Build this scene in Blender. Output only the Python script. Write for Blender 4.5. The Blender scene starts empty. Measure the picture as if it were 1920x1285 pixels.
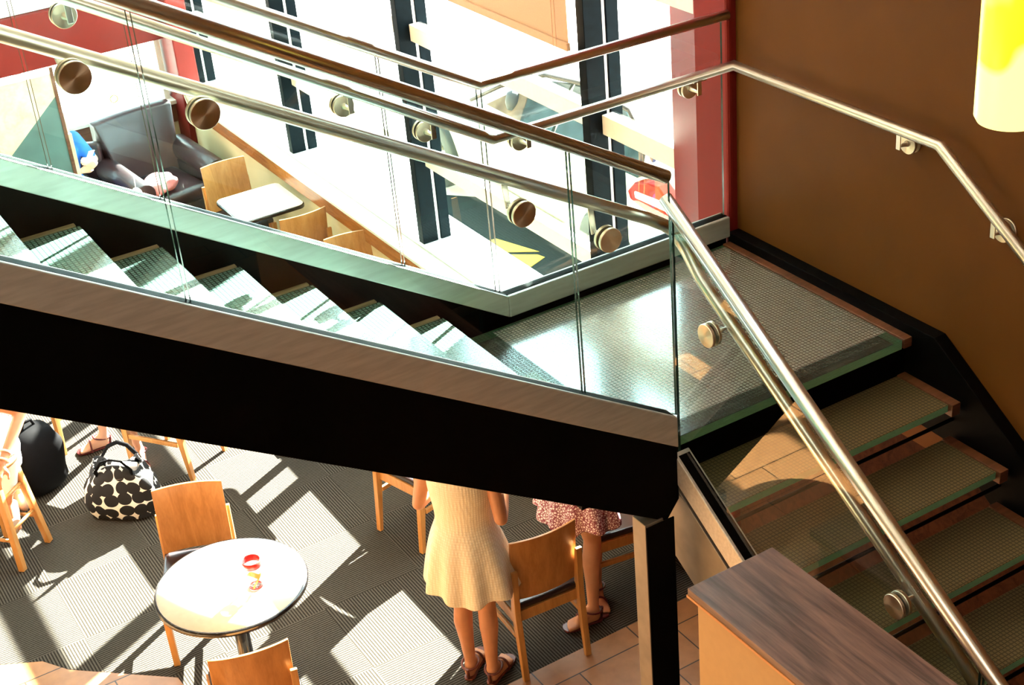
import bpy, bmesh, math, random
from mathutils import Vector, Matrix
random.seed(7)
S = bpy.context.scene
COL = S.collection
V = Vector
# ------------------------------------------------------------------ camera, light, exposure
yaw, pitch, roll = 1.06272, 0.51285, -0.09298
F = V((math.cos(yaw)*math.cos(pitch), math.sin(yaw)*math.cos(pitch), -math.sin(pitch)))
R0 = F.cross(V((0, 0, 1))).normalized(); U0 = R0.cross(F)
Rv = math.cos(roll)*R0 + math.sin(roll)*U0; Uv = -math.sin(roll)*R0 + math.cos(roll)*U0
cam = bpy.data.objects.new('camera', bpy.data.cameras.new('camera')); COL.objects.link(cam)
M = Matrix((Rv, Uv, -F)).transposed().to_4x4(); M.translation = V((0, 0, 5.4)); cam.matrix_world = M
cam.data.sensor_width = 36; cam.data.lens = 2845.13/1920*36; cam.data.clip_start = .05; cam.data.clip_end = 200
S.camera = cam
S.view_settings.view_transform = 'Standard'; S.view_settings.look = 'None'
S.view_settings.exposure = -0.22; S.view_settings.gamma = 1.0; S.view_settings.use_curve_mapping = False
W = bpy.data.worlds.new('world'); S.world = W; W.use_nodes = True
bg = W.node_tree.nodes['Background']; bg.inputs[0].default_value = (.80, .97, 1, 1); bg.inputs[1].default_value = 15.0
sd = bpy.data.lights.new('sun', 'SUN'); sd.energy = 190; sd.angle = math.radians(.5); sd.color = (1, .95, .84)
so = bpy.data.objects.new('sun', sd); COL.objects.link(so)
sdir = V((-math.cos(math.radians(27.5)), -math.sin(math.radians(27.5)), -.634))
so.rotation_euler = sdir.to_track_quat('-Z', 'Y').to_euler(); so.location = (12, 8, 9)
def area(name, loc, rot, sx, sy, e, col):
    d = bpy.data.lights.new(name, 'AREA'); d.shape = 'RECTANGLE'; d.size = sx; d.size_y = sy; d.energy = e; d.color = col
    o = bpy.data.objects.new(name, d); COL.objects.link(o); o.location = loc; o.rotation_euler = rot
area('fill_light_upper', (-1.2, .5, 7.1), (0, 0, 0), 3, 4, 110, (1, .84, .66))  # unseen fill lamp, added to brighten the upper level and rail tubes
area('fill_light_seating', (0, 7.5, 6.9), (0, 0, 0), 3, 5, 75, (1, .90, .78))  # unseen fill lamp, added over the seating area
area('fill_light_rear', (-.8, -2.6, 7.0), (math.radians(35), 0, math.radians(-25)), 2.4, 1.2, 70, (1, .80, .60))  # unseen lamp, added to light the bracket discs and steel shoes

# ------------------------------------------------------------------ materials
def mat(name, col, rough=.5, metal=0., var=.12, nscale=30., bump=0., spec=.5, coat=0., stretch=None, emit=None):
    m = bpy.data.materials.new(name); m.use_nodes = True
    nt = m.node_tree; b = nt.nodes['Principled BSDF']
    tc = nt.nodes.new('ShaderNodeTexCoord'); n = nt.nodes.new('ShaderNodeTexNoise'); n.inputs['Scale'].default_value = nscale
    n.inputs['Detail'].default_value = 3
    src = tc.outputs['Object']
    if stretch:
        mp = nt.nodes.new('ShaderNodeMapping'); mp.inputs['Scale'].default_value = stretch
        nt.links.new(src, mp.inputs[0]); src = mp.outputs[0]
    nt.links.new(src, n.inputs['Vector'])
    r = nt.nodes.new('ShaderNodeValToRGB')
    r.color_ramp.elements[0].position = .3; r.color_ramp.elements[1].position = .7
    r.color_ramp.elements[0].color = (*[c*(1-var) for c in col], 1); r.color_ramp.elements[1].color = (*[min(1, c*(1+var)) for c in col], 1)
    nt.links.new(n.outputs['Fac'], r.inputs[0]); nt.links.new(r.outputs[0], b.inputs['Base Color'])
    b.inputs['Roughness'].default_value = rough; b.inputs['Metallic'].default_value = metal
    b.inputs['Specular IOR Level'].default_value = spec; b.inputs['Coat Weight'].default_value = coat
    if bump:
        bp = nt.nodes.new('ShaderNodeBump'); bp.inputs['Strength'].default_value = bump; bp.inputs['Distance'].default_value = .002
        nt.links.new(n.outputs['Fac'], bp.inputs['Height']); nt.links.new(bp.outputs[0], b.inputs['Normal'])
    if emit:
        b.inputs['Emission Color'].default_value = (*emit[:3], 1); b.inputs['Emission Strength'].default_value = emit[3]
    return m
def N(nt, t, **k):
    n = nt.nodes.new(t)
    for a, v in k.items(): setattr(n, a, v)
    return n
def mth(nt, op, a, b=None, c=None):
    n = nt.nodes.new('ShaderNodeMath'); n.operation = op
    for i, x in enumerate((a, b, c)):
        if x is None: continue
        if isinstance(x, (int, float)): n.inputs[i].default_value = x
        else: nt.links.new(x, n.inputs[i])
    return n.outputs[0]
def thin_glass(name, tint=(.93, .99, .98), rough=0.0, ior=1.5):
    m = bpy.data.materials.new(name); m.use_nodes = True; nt = m.node_tree
    nt.nodes.remove(nt.nodes['Principled BSDF']); out = nt.nodes['Material Output']
    t = N(nt, 'ShaderNodeBsdfTransparent'); t.inputs[0].default_value = (*tint, 1)
    g = N(nt, 'ShaderNodeBsdfGlossy'); g.inputs['Roughness'].default_value = rough
    fr = N(nt, 'ShaderNodeFresnel'); fr.inputs[0].default_value = ior
    # the pane is a closed slab: seen from inside, the index is inverted, so use the outside value there too
    geo = N(nt, 'ShaderNodeNewGeometry')
    mx = N(nt, 'ShaderNodeMixShader'); f2 = mth(nt, 'MULTIPLY', fr.outputs[0], mth(nt, 'SUBTRACT', 1, geo.outputs['Backfacing']))
    f3 = mth(nt, 'MULTIPLY', f2, 1.3)
    nt.links.new(f3, mx.inputs[0]); nt.links.new(t.outputs[0], mx.inputs[1]); nt.links.new(g.outputs[0], mx.inputs[2])
    nt.links.new(mx.outputs[0], out.inputs[0]); return m
def tread_glass(name, boxmin=None, boxmax=None, col=(.30, .36, .30), clear=.35):
    """dotted laminated glass: frosted inside the box (object xy), clearer dark-green border"""
    m = bpy.data.materials.new(name); m.use_nodes = True; nt = m.node_tree
    b = nt.nodes['Principled BSDF']; out = nt.nodes['Material Output']
    tc = N(nt, 'ShaderNodeTexCoord'); sp = N(nt, 'ShaderNodeSeparateXYZ'); nt.links.new(tc.outputs['Object'], sp.inputs[0])
    x, y = sp.outputs[0], sp.outputs[1]
    p = .0165
    def line(c):
        f = mth(nt, 'FRACT', mth(nt, 'MULTIPLY', mth(nt, 'ADD', c, 10), 1/p)); return mth(nt, 'LESS_THAN', mth(nt, 'ABSOLUTE', mth(nt, 'SUBTRACT', f, .5)), .13)
    grid = mth(nt, 'MAXIMUM', line(x), line(y))
    if boxmin:
        ins = mth(nt, 'MULTIPLY', mth(nt, 'MULTIPLY', mth(nt, 'GREATER_THAN', x, boxmin[0]), mth(nt, 'LESS_THAN', x, boxmax[0])),
                  mth(nt, 'MULTIPLY', mth(nt, 'GREATER_THAN', y, boxmin[1]), mth(nt, 'LESS_THAN', y, boxmax[1])))
    else:
        ins = None
    nz = N(nt, 'ShaderNodeTexNoise'); nz.inputs['Scale'].default_value = 160; nt.links.new(tc.outputs['Object'], nz.inputs['Vector'])
    bp = N(nt, 'ShaderNodeBump'); bp.inputs['Strength'].default_value = .12; bp.inputs['Distance'].default_value = .001
    nt.links.new(mth(nt, 'ADD', nz.outputs['Fac'], mth(nt, 'MULTIPLY', grid, .5)), bp.inputs['Height']); nt.links.new(bp.outputs[0], b.inputs['Normal'])
    mc = N(nt, 'ShaderNodeMix', data_type='RGBA'); mc.inputs[6].default_value = (*col, 1); mc.inputs[7].default_value = (*[c*.30 for c in col], 1)
    nt.links.new(grid, mc.inputs[0]); nt.links.new(mc.outputs[2], b.inputs['Base Color'])
    b.inputs['Roughness'].default_value = .16
    b.inputs['Coat Weight'].default_value = 1; b.inputs['Coat Roughness'].default_value = .14; b.inputs['Coat IOR'].default_value = 2.1
    t = N(nt, 'ShaderNodeBsdfTransparent'); t.inputs[0].default_value = (.30, .48, .38, 1)
    mx = N(nt, 'ShaderNodeMixShader')
    if ins is not None:
        fac = mth(nt, 'ADD', mth(nt, 'MULTIPLY', ins, clear-.85), .85)
        fac = mth(nt, 'MULTIPLY', fac, mth(nt, 'SUBTRACT', 1, mth(nt, 'MULTIPLY', grid, .3)))
        nt.links.new(fac, mx.inputs[0])
    else:
        mx.inputs[0].default_value = clear
    nt.links.new(b.outputs[0], mx.inputs[1]); nt.links.new(t.outputs[0], mx.inputs[2]); nt.links.new(mx.outputs[0], out.inputs[0])
    return m
def wood(name, c1, c2, scale=(1, 12, 12), ns=2.5, rough=.4, coat=.15):
    m = bpy.data.materials.new(name); m.use_nodes = True; nt = m.node_tree; b = nt.nodes['Principled BSDF']
    tc = N(nt, 'ShaderNodeTexCoord'); mp = N(nt, 'ShaderNodeMapping'); mp.inputs['Scale'].default_value = scale
    nt.links.new(tc.outputs['Object'], mp.inputs[0])
    n1 = N(nt, 'ShaderNodeTexNoise'); n1.inputs['Scale'].default_value = ns; n1.inputs['Detail'].default_value = 6; n1.inputs['Distortion'].default_value = 1.2
    n2 = N(nt, 'ShaderNodeTexNoise'); n2.inputs['Scale'].default_value = ns*9; n2.inputs['Detail'].default_value = 2
    nt.links.new(mp.outputs[0], n1.inputs['Vector']); nt.links.new(mp.outputs[0], n2.inputs['Vector'])
    r = N(nt, 'ShaderNodeValToRGB'); r.color_ramp.elements[0].position = .36; r.color_ramp.elements[1].position = .62
    r.color_ramp.elements[0].color = (*c1, 1); r.color_ramp.elements[1].color = (*c2, 1)
    nt.links.new(mth(nt, 'ADD', mth(nt, 'MULTIPLY', n1.outputs[0], .75), mth(nt, 'MULTIPLY', n2.outputs[0], .25)), r.inputs[0])
    nt.links.new(r.outputs[0], b.inputs['Base Color']); b.inputs['Roughness'].default_value = rough; b.inputs['Coat Weight'].default_value = coat
    return m
def carpet_mat():
    m = bpy.data.materials.new('carpet_tiles'); m.use_nodes = True; nt = m.node_tree; b = nt.nodes['Principled BSDF']
    tc = N(nt, 'ShaderNodeTexCoord'); sp = N(nt, 'ShaderNodeSeparateXYZ'); nt.links.new(tc.outputs['Object'], sp.inputs[0])
    x = mth(nt, 'ADD', sp.outputs[0], 60-2.245); y = mth(nt, 'ADD', sp.outputs[1], 60-6.47)
    tx = mth(nt, 'FLOOR', mth(nt, 'DIVIDE', x, .6)); ty = mth(nt, 'FLOOR', mth(nt, 'DIVIDE', y, .6))
    par = mth(nt, 'MODULO', mth(nt, 'ADD', tx, ty), 2)
    nz = N(nt, 'ShaderNodeTexNoise'); nz.inputs['Scale'].default_value = 90; nt.links.new(tc.outputs['Object'], nz.inputs['Vector'])
    def st(c):
        return mth(nt, 'SINE', mth(nt, 'ADD', mth(nt, 'MULTIPLY', c, 2*math.pi/.0165), mth(nt, 'MULTIPLY', nz.outputs[0], 1.5)))
    s = mth(nt, 'ADD', mth(nt, 'MULTIPLY', st(x), par), mth(nt, 'MULTIPLY', st(y), mth(nt, 'SUBTRACT', 1, par)))
    n2 = N(nt, 'ShaderNodeTexNoise'); n2.inputs['Scale'].default_value = 240; nt.links.new(tc.outputs['Object'], n2.inputs['Vector'])
    v = mth(nt, 'ADD', mth(nt, 'MULTIPLY', s, .30), mth(nt, 'ADD', mth(nt, 'MULTIPLY', n2.outputs[0], .5), .28))
    r = N(nt, 'ShaderNodeValToRGB'); r.color_ramp.elements[0].position = .25; r.color_ramp.elements[1].position = .85
    r.color_ramp.elements[0].color = (.012, .009, .006, 1); r.color_ramp.elements[1].color = (.080, .073, .060, 1)
    nt.links.new(v, r.inputs[0]); nt.links.new(r.outputs[0], b.inputs['Base Color']); b.inputs['Roughness'].default_value = .95
    b.inputs['Specular IOR Level'].default_value = .1
    return m
def tile_mat():
    m = bpy.data.materials.new('terracotta_tiles'); m.use_nodes = True; nt = m.node_tree; b = nt.nodes['Principled BSDF']
    tc = N(nt, 'ShaderNodeTexCoord'); mp = N(nt, 'ShaderNodeMapping'); mp.inputs['Location'].default_value = (-3.098+6.1, -5.173+5.8, 0)
    nt.links.new(tc.outputs['Object'], mp.inputs[0])
    br = N(nt, 'ShaderNodeTexBrick'); br.inputs['Scale'].default_value = 1; br.inputs['Brick Width'].default_value = .61; br.inputs['Row Height'].default_value = .29
    br.inputs['Mortar Size'].default_value = .004; br.offset = .33
    br.inputs['Color1'].default_value = (.26, .115, .038, 1); br.inputs['Color2'].default_value = (.32, .15, .055, 1); br.inputs['Mortar'].default_value = (.02, .01, .005, 1)
    nt.links.new(mp.outputs[0], br.inputs['Vector'])
    nz = N(nt, 'ShaderNodeTexNoise'); nz.inputs['Scale'].default_value = 14; nz.inputs['Detail'].default_value = 6; nt.links.new(tc.outputs['Object'], nz.inputs['Vector'])
    mx = N(nt, 'ShaderNodeMix', data_type='RGBA', blend_type='MULTIPLY'); mx.inputs[0].default_value = .5
    nt.links.new(br.outputs[0], mx.inputs[6]); nt.links.new(nz.outputs[0], mx.inputs[7])
    hs = N(nt, 'ShaderNodeHueSaturation'); hs.inputs['Value'].default_value = 1.3; hs.inputs['Saturation'].default_value = 1.0
    nt.links.new(mx.outputs[2], hs.inputs['Color']); nt.links.new(hs.outputs[0], b.inputs['Base Color']); b.inputs['Roughness'].default_value = .45
    return m
def dots_mat():
    m = bpy.data.materials.new('dotted_cloth'); m.use_nodes = True; nt = m.node_tree; b = nt.nodes['Principled BSDF']
    tc = N(nt, 'ShaderNodeTexCoord'); vo = N(nt, 'ShaderNodeTexVoronoi', voronoi_dimensions='2D'); vo.inputs['Scale'].default_value = 13; vo.inputs['Randomness'].default_value = .35
    sp = N(nt, 'ShaderNodeSeparateXYZ'); nt.links.new(tc.outputs['Object'], sp.inputs[0]); cb = N(nt, 'ShaderNodeCombineXYZ')
    nt.links.new(mth(nt, 'MULTIPLY', mth(nt, 'ARCTAN2', mth(nt, 'MULTIPLY', sp.outputs[1], 1.8), sp.outputs[0]), .21), cb.inputs[0]); nt.links.new(sp.outputs[2], cb.inputs[1])
    nt.links.new(cb.outputs[0], vo.inputs['Vector'])
    r = N(nt, 'ShaderNodeValToRGB'); r.color_ramp.interpolation = 'CONSTANT'; r.color_ramp.elements[0].color = (.004, .004, .005, 1)
    r.color_ramp.elements[1].color = (.85, .85, .82, 1); r.color_ramp.elements[1].position = .525
    nt.links.new(vo.outputs['Distance'], r.inputs[0]); nt.links.new(r.outputs[0], b.inputs['Base Color']); b.inputs['Roughness'].default_value = .8
    return m
def floral_mat():
    m = bpy.data.materials.new('patterned_dress_cloth'); m.use_nodes = True; nt = m.node_tree; b = nt.nodes['Principled BSDF']
    tc = N(nt, 'ShaderNodeTexCoord'); vo = N(nt, 'ShaderNodeTexVoronoi', feature='DISTANCE_TO_EDGE'); vo.inputs['Scale'].default_value = 75
    nt.links.new(tc.outputs['Object'], vo.inputs['Vector'])
    r = N(nt, 'ShaderNodeValToRGB'); r.color_ramp.elements[0].position = .08; r.color_ramp.elements[1].position = .22
    r.color_ramp.elements[0].color = (.20, .03, .05, 1); r.color_ramp.elements[1].color = (.80, .66, .66, 1)
    nt.links.new(vo.outputs['Distance'], r.inputs[0]); nt.links.new(r.outputs[0], b.inputs['Base Color']); b.inputs['Roughness'].default_value = .85
    return m
def quilt_mat():
    m = bpy.data.materials.new('cream_quilted_cloth'); m.use_nodes = True; nt = m.node_tree; b = nt.nodes['Principled BSDF']
    tc = N(nt, 'ShaderNodeTexCoord'); vo = N(nt, 'ShaderNodeTexVoronoi'); vo.inputs['Scale'].default_value = 75; vo.inputs['Randomness'].default_value = .1
    nt.links.new(tc.outputs['Object'], vo.inputs['Vector'])
    r = N(nt, 'ShaderNodeValToRGB'); r.color_ramp.elements[0].color = (.95, .88, .74, 1); r.color_ramp.elements[1].color = (.80, .69, .50, 1); r.color_ramp.elements[1].position = .6
    nt.links.new(vo.outputs['Distance'], r.inputs[0]); nt.links.new(r.outputs[0], b.inputs['Base Color']); b.inputs['Roughness'].default_value = .85
    bp = N(nt, 'ShaderNodeBump', invert=True); bp.inputs['Strength'].default_value = .6; bp.inputs['Distance'].default_value = .004
    nt.links.new(vo.outputs['Distance'], bp.inputs['Height']); nt.links.new(bp.outputs[0], b.inputs['Normal'])
    return m
def disc_mat():
    m = bpy.data.materials.new('turned_steel_disc'); m.use_nodes = True; nt = m.node_tree; b = nt.nodes['Principled BSDF']
    b.inputs['Base Color'].default_value = (.90, .78, .62, 1); b.inputs['Metallic'].default_value = 1; b.inputs['Roughness'].default_value = .34
    b.inputs['Anisotropic'].default_value = .85
    tg = N(nt, 'ShaderNodeTangent', direction_type='RADIAL', axis='Z'); nt.links.new(tg.outputs[0], b.inputs['Tangent'])
    tc = N(nt, 'ShaderNodeTexCoord'); w = N(nt, 'ShaderNodeTexWave', wave_type='RINGS', rings_direction='Z'); w.inputs['Scale'].default_value = 120
    nt.links.new(tc.outputs['Object'], w.inputs['Vector']); bp = N(nt, 'ShaderNodeBump'); bp.inputs['Strength'].default_value = .08; bp.inputs['Distance'].default_value = .0005
    nt.links.new(w.outputs['Fac'], bp.inputs['Height']); nt.links.new(bp.outputs[0], b.inputs['Normal'])
    return m

m_carpet = carpet_mat(); m_tile = tile_mat(); m_dots = dots_mat(); m_floral = floral_mat(); m_quilt = quilt_mat(); m_disc = disc_mat()
m_brown = mat('brown_wall_paint', (.120, .042, .0065), .6, var=.06, nscale=4, spec=.12)
m_red = mat('red_paint', (.17, .013, .010), .5, var=.06, nscale=4, spec=.12)
m_cream = mat('cream_wall_paint', (.72, .62, .38), .6, var=.04, nscale=5)
m_white = mat('white_paint', (.82, .80, .76), .6, var=.03)
m_frame = mat('cream_window_frame', (.93, .86, .76), .5, var=.03)
m_ceil = mat('ceiling_paint', (.70, .62, .50), .8, var=.04)
m_dimwall = mat('tan_wall_paint', (.22, .14, .07), .8, var=.05)
m_sill = mat('pale_stone_sill', (.72, .74, .66), .3, var=.08, nscale=180, bump=.1)
m_black = mat('black_steel', (.0012, .001, .0008), .6, var=.3, spec=.06)
m_mull = mat('dark_bronze_aluminium', (.0018, .0040, .0055), .5, metal=0, var=.3, spec=.02)
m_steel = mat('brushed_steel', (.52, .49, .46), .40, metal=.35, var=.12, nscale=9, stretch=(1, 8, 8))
m_steel_far = mat('brushed_steel_lit', (.66, .72, .70), .34, metal=.55, var=.08, nscale=7, stretch=(1, 8, 8))  # lit copy of the shoe steel: far side brightness put into its colour
m_plate = mat('grey_steel_plate', (.20, .17, .14), .42, metal=.5, var=.15, nscale=12)
m_tube = mat('satin_steel_tube', (.86, .84, .80), .30, metal=1, var=.05, nscale=12)
m_glass = thin_glass('clear_balustrade_glass')
m_wglass = thin_glass('window_glass', (.97, 1, 1))
m_edge = mat('green_glass_edge', (.02, .05, .04), .15, var=.2)
m_gedge = mat('tread_glass_edge', (.20, .44, .25), .2, var=.25, nscale=40, stretch=(1, 1, 60))
m_oak = wood('oak_block', (.20, .13, .07), (.32, .22, .13), rough=.5)
m_shadewall = wood('brown_wall_in_shade', (.022, .006, .002), (.055, .016, .006), scale=(1, 8, 8), rough=.6, coat=0)  # brown wall below the landing, its shade painted as a darker colour
m_shadewall.node_tree.nodes['Principled BSDF'].inputs['Specular IOR Level'].default_value = .05
m_redwood = wood('reddish_wood_strip', (.09, .03, .012), (.16, .055, .025), rough=.4)
m_maple = wood('maple_veneer', (.38, .155, .038), (.52, .235, .07), scale=(6, 6, 1.2), rough=.35)
m_leg = wood('maple_solid', (.42, .19, .05), (.56, .28, .085), scale=(8, 8, 1), rough=.4)
m_apron = wood('orange_wood_apron', (.26, .085, .02), (.42, .16, .045), scale=(8, 1, 8), rough=.25)
m_walnut = wood('walnut_laminate', (.075, .034, .028), (.235, .12, .10), scale=(9, .7, 9), ns=2.0, rough=.4, coat=.05)
m_edgeband = mat('orange_edge_band', (.62, .26, .08), .5, var=.05)
m_cabside = mat('tan_laminate', (.50, .30, .12), .6, var=.03)
m_vinyl = mat('dark_brown_vinyl', (.018, .008, .008), .35, var=.2, coat=.2)
m_leather = mat('dark_brown_leather', (.018, .006, .008), .38, var=.15, nscale=8, coat=.15)
m_ttop = mat('peach_laminate', (.88, .76, .64), .3, var=.04, coat=.2)
m_tedge = mat('black_table_edge', (.006, .006, .007), .25, var=.2, coat=.4)
m_skin = mat('skin', (.50, .23, .12), .5, var=.08, nscale=14, spec=.3)
m_skin2 = mat('fair_skin', (.62, .36, .25), .5, var=.08, nscale=14, spec=.3)
m_hair = mat('brown_hair', (.06, .03, .015), .5, var=.4, nscale=60, stretch=(4, 4, 1))
m_strap = mat('brown_leather_strap', (.14, .03, .015), .5, var=.15)
m_redshoe = mat('dark_red_leather', (.09, .008, .008), .35, var=.2)
m_sole = mat('tan_shoe_sole', (.30, .18, .10), .7, var=.1)
m_beige = mat('beige_suede', (.30, .19, .12), .8, var=.1)
m_whitecloth = mat('white_cloth', (.82, .82, .84), .8, var=.04, nscale=14)
m_bluecloth = mat('blue_cloth', (.01, .13, .55), .75, var=.15, nscale=14)
m_navy = mat('navy_cloth', (.01, .03, .14), .8, var=.2)
m_pink = mat('pink_cloth', (.70, .25, .26), .8, var=.15)
m_blackcloth = mat('black_cloth', (.0015, .0015, .002), .8, var=.3, spec=.1)
m_bagin = mat('pale_lining', (.72, .60, .50), .8, var=.1)
m_phone = mat('white_phone', (.8, .8, .8), .3, var=.03)
m_cupred = mat('red_print', (.75, .03, .02), .4, var=.08); m_cuporange = mat('orange_print', (.85, .28, .04), .4, var=.1)
m_cup = thin_glass('clear_plastic', (.95, .95, .95))
m_carpaint = mat('pale_car_paint', (.62, .60, .50), .25, var=.03, coat=.7)
m_tyre = mat('tyre_rubber', (.008, .012, .014), .7, var=.2); m_rim = mat('alloy_rim', (.6, .6, .6), .3, metal=.8, var=.05)
m_carglass = mat('dark_car_glass', (.012, .022, .024), .12, var=.5, nscale=5, spec=.12)
m_litcarglass = mat('car_glass_lit', (.07, .055, .04), .12, var=.4, nscale=6, spec=.12)  # front side window of the car: tan reflection painted into the glass colour
m_trim = mat('car_trim', (.02, .014, .010), .4, var=.1, spec=.1); m_tail = mat('red_lens', (.11, .0015, .0025), .35, var=.12, nscale=9, spec=.03); m_lamp = mat('white_lens', (.85, .8, .78), .2, var=.05)
m_carshade = mat('asphalt_car_shade', (.010, .016, .019), .8, var=.2, nscale=60, spec=.05); m_walk = mat('pale_pavement', (.62, .60, .55), .8, var=.08, nscale=6)
m_yellow = mat('yellow_road_paint', (.30, .21, .03), .7, var=.1, nscale=20)
m_shade = mat('peach_roller_fabric', (.48, .30, .18), .8, var=.04, nscale=120)
m_teal = mat('teal_frosted_glass', (.10, .18, .17), .25, var=.2, nscale=3)
m_panelwood = wood('pale_knotty_wood', (.62, .46, .30), (.80, .68, .50), scale=(2, 2, 2), ns=2.2, rough=.5)
m_upperfl = mat('upper_floor_finish', (.2, .12, .06), .6)

# ------------------------------------------------------------------ helpers
def bm_new(): return bmesh.new()
def box(bm, x0, x1, y0, y1, z0, z1, mi=0):
    vs = [bm.verts.new((x, y, z)) for x in (x0, x1) for y in (y0, y1) for z in (z0, z1)]
    for a in ((0, 1, 3, 2), (4, 6, 7, 5), (0, 4, 5, 1), (2, 3, 7, 6), (0, 2, 6, 4), (1, 5, 7, 3)):
        f = bm.faces.new([vs[i] for i in a]); f.material_index = mi
def prism(bm, poly, axis, a, b, mi=0):
    """poly of 2-D points extruded along axis ('x': (y,z), 'y': (x,z), 'z': (x,y))"""
    def P(p, t): return {'x': (t, p[0], p[1]), 'y': (p[0], t, p[1]), 'z': (p[0], p[1], t)}[axis]
    A = [bm.verts.new(P(p, a)) for p in poly]; B = [bm.verts.new(P(p, b)) for p in poly]; n = len(poly)
    fs = [bm.faces.new(A), bm.faces.new(B[::-1])]
    fs += [bm.faces.new((A[i], B[i], B[(i+1) % n], A[(i+1) % n])) for i in range(n)]
    for f in fs: f.material_index = mi
    return fs
def frame_of(d):
    d = d.normalized(); u = d.cross(V((0, 0, 1)))
    if u.length < 1e-3: u = V((1, 0, 0))
    u.normalize(); return u, d.cross(u).normalized()
def tube(bm, pts, r, seg=16, cap=True, sx=1.0):
    pts = [V(p) for p in pts]; rings = []; n = len(pts)
    rr = r if isinstance(r, (list, tuple)) else [r]*n
    u = None
    for i, p in enumerate(pts):
        t = (pts[min(i+1, n-1)]-pts[max(i-1, 0)]).normalized() if n > 2 and 0 < i < n-1 else ((pts[1]-pts[0]) if i == 0 else (pts[-1]-pts[-2])).normalized()
        if u is None: u, w = frame_of(t)
        else:
            u = (u - t*u.dot(t)).normalized(); w = t.cross(u)
        k = 1.0
        if 0 < i < n-1:
            a = (pts[i]-pts[i-1]).normalized(); b = (pts[i+1]-pts[i]).normalized(); c = max(.5, math.sqrt((1+a.dot(b))/2)); k = 1/c
            nrm = (b-a)
            nrm = nrm.normalized() if nrm.length > 1e-6 else None
        else: nrm = None
        ring = []
        for j in range(seg):
            q = 2*math.pi*j/seg; o = u*math.cos(q)*sx + w*math.sin(q)
            if nrm is not None: o = o + nrm*(o.dot(nrm)*(k-1))
            ring.append(bm.verts.new(p+o*rr[i]))
        rings.append(ring)
    for i in range(n-1):
        for j in range(seg):
            f = bm.faces.new((rings[i][j], rings[i][(j+1) % seg], rings[i+1][(j+1) % seg], rings[i+1][j])); f.smooth = True
    if cap: bm.faces.new(rings[0][::-1]); bm.faces.new(rings[-1])
def arcpts(a, b, c, r=.05, n=6):
    """rounded corner at b"""
    a, b, c = V(a), V(b), V(c); d1 = (a-b).normalized(); d2 = (c-b).normalized(); p = b+d1*r; q = b+d2*r
    return [p*(1-t)**2 + b*2*t*(1-t) + q*t*t for t in [i/n for i in range(n+1)]]
def lathe(bm, prof, seg=32, c=(0, 0, 0), mi=0, ex=1., ey=1.):
    rings = []
    for r, z in prof:
        rings.append([bm.verts.new((c[0]+r*ex*math.cos(2*math.pi*j/seg), c[1]+r*ey*math.sin(2*math.pi*j/seg), c[2]+z)) for j in range(seg)] if r > 1e-6 else [bm.verts.new((c[0], c[1], c[2]+z))])
    for i in range(len(rings)-1):
        A, B = rings[i], rings[i+1]
        for j in range(seg):
            k = (j+1) % seg
            if len(A) == 1 and len(B) == 1: continue
            if len(A) == 1: f = bm.faces.new((A[0], B[k], B[j]))
            elif len(B) == 1: f = bm.faces.new((A[j], A[k], B[0]))
            else: f = bm.faces.new((A[j], A[k], B[k], B[j]))
            f.smooth = True; f.material_index = mi
def obj(name, bm, m, parent=None, bevel=0., seg=2, loc=None, rot=None, label=None, smooth=False):
    bmesh.ops.recalc_face_normals(bm, faces=bm.faces)
    me = bpy.data.meshes.new(name); bm.to_mesh(me); bm.free()
    for x in (m if isinstance(m, (list, tuple)) else [m]): me.materials.append(x)
    o = bpy.data.objects.new(name, me); COL.objects.link(o)
    if parent: o.parent = parent
    if loc is not None: o.location = loc
    if rot is not None: o.rotation_euler = rot
    if smooth:
        for p in me.polygons: p.use_smooth = True
    if bevel:
        md = o.modifiers.new('bevel', 'BEVEL'); md.width = bevel; md.segments = seg; md.limit_method = 'ANGLE'; md.angle_limit = math.radians(40)
    if label: o['label'] = label
    return o
def tag(o, label, cat, group=None):
    o['label'] = label; o['category'] = cat
    if group: o['group'] = group
    return o
def struct(name, bm, m, parent=None, **k):
    o = obj(name, bm, m, parent, **k)
    if not parent: o['kind'] = 'structure'
    return o
def thing(name, label, cat, loc=(0, 0, 0), rz=0, group=None):
    o = bpy.data.objects.new(name, None); COL.objects.link(o); o.location = loc; o.rotation_euler = (0, 0, rz)
    return tag(o, label, cat, group)
def children(o): return [c for c in bpy.data.objects if c.parent == o]
def copy_tree(o, parent=None):
    c = o.copy(); COL.objects.link(c); c.parent = parent
    for ch in children(o): copy_tree(ch, c)
    return c
def bx(name, dims, m, parent=None, **k):
    bm = bm_new(); box(bm, *dims); return obj(name, bm, m, parent, **k)

# ------------------------------------------------------------------ room shell
bm = bm_new()     # carpet: seating area
prism(bm, [(1.39, 5.328), (4.2, 5.328), (4.2, 12.9), (-3, 12.9), (-3, 9.2), (.79, 7.03), (.89, 6.87), (1.36, 6.44)], 'z', -.04, 0)
struct('floor', bm, m_carpet)
bm = bm_new(); prism(bm, [(-3, -4), (4.03, -4), (4.03, 5.326), (1.388, 5.326), (1.357, 6.438), (.888, 6.868), (.788, 7.028), (-3, 9.19)], 'z', -.04, 0)
struct('floor', bm, m_tile)
bm = bm_new(); box(bm, 4.03, 4.3, -4, 5.0, 1.75, 7.5); struct('wall_right', bm, m_brown)
bm = bm_new(); box(bm, 4.031, 4.3, -4, 5.0, 0, 1.75); struct('wall_right_lower', bm, m_shadewall)
# red pier between brown wall and windows, canted towards the window
bm = bm_new(); prism(bm, [(3.985, 5.0), (3.985, 5.235), (4.16, 5.66), (4.45, 5.66), (4.45, 5.0)], 'z', 0, 7.5)
struct('wall_pier', bm, m_red, bevel=.02, seg=3)
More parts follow.
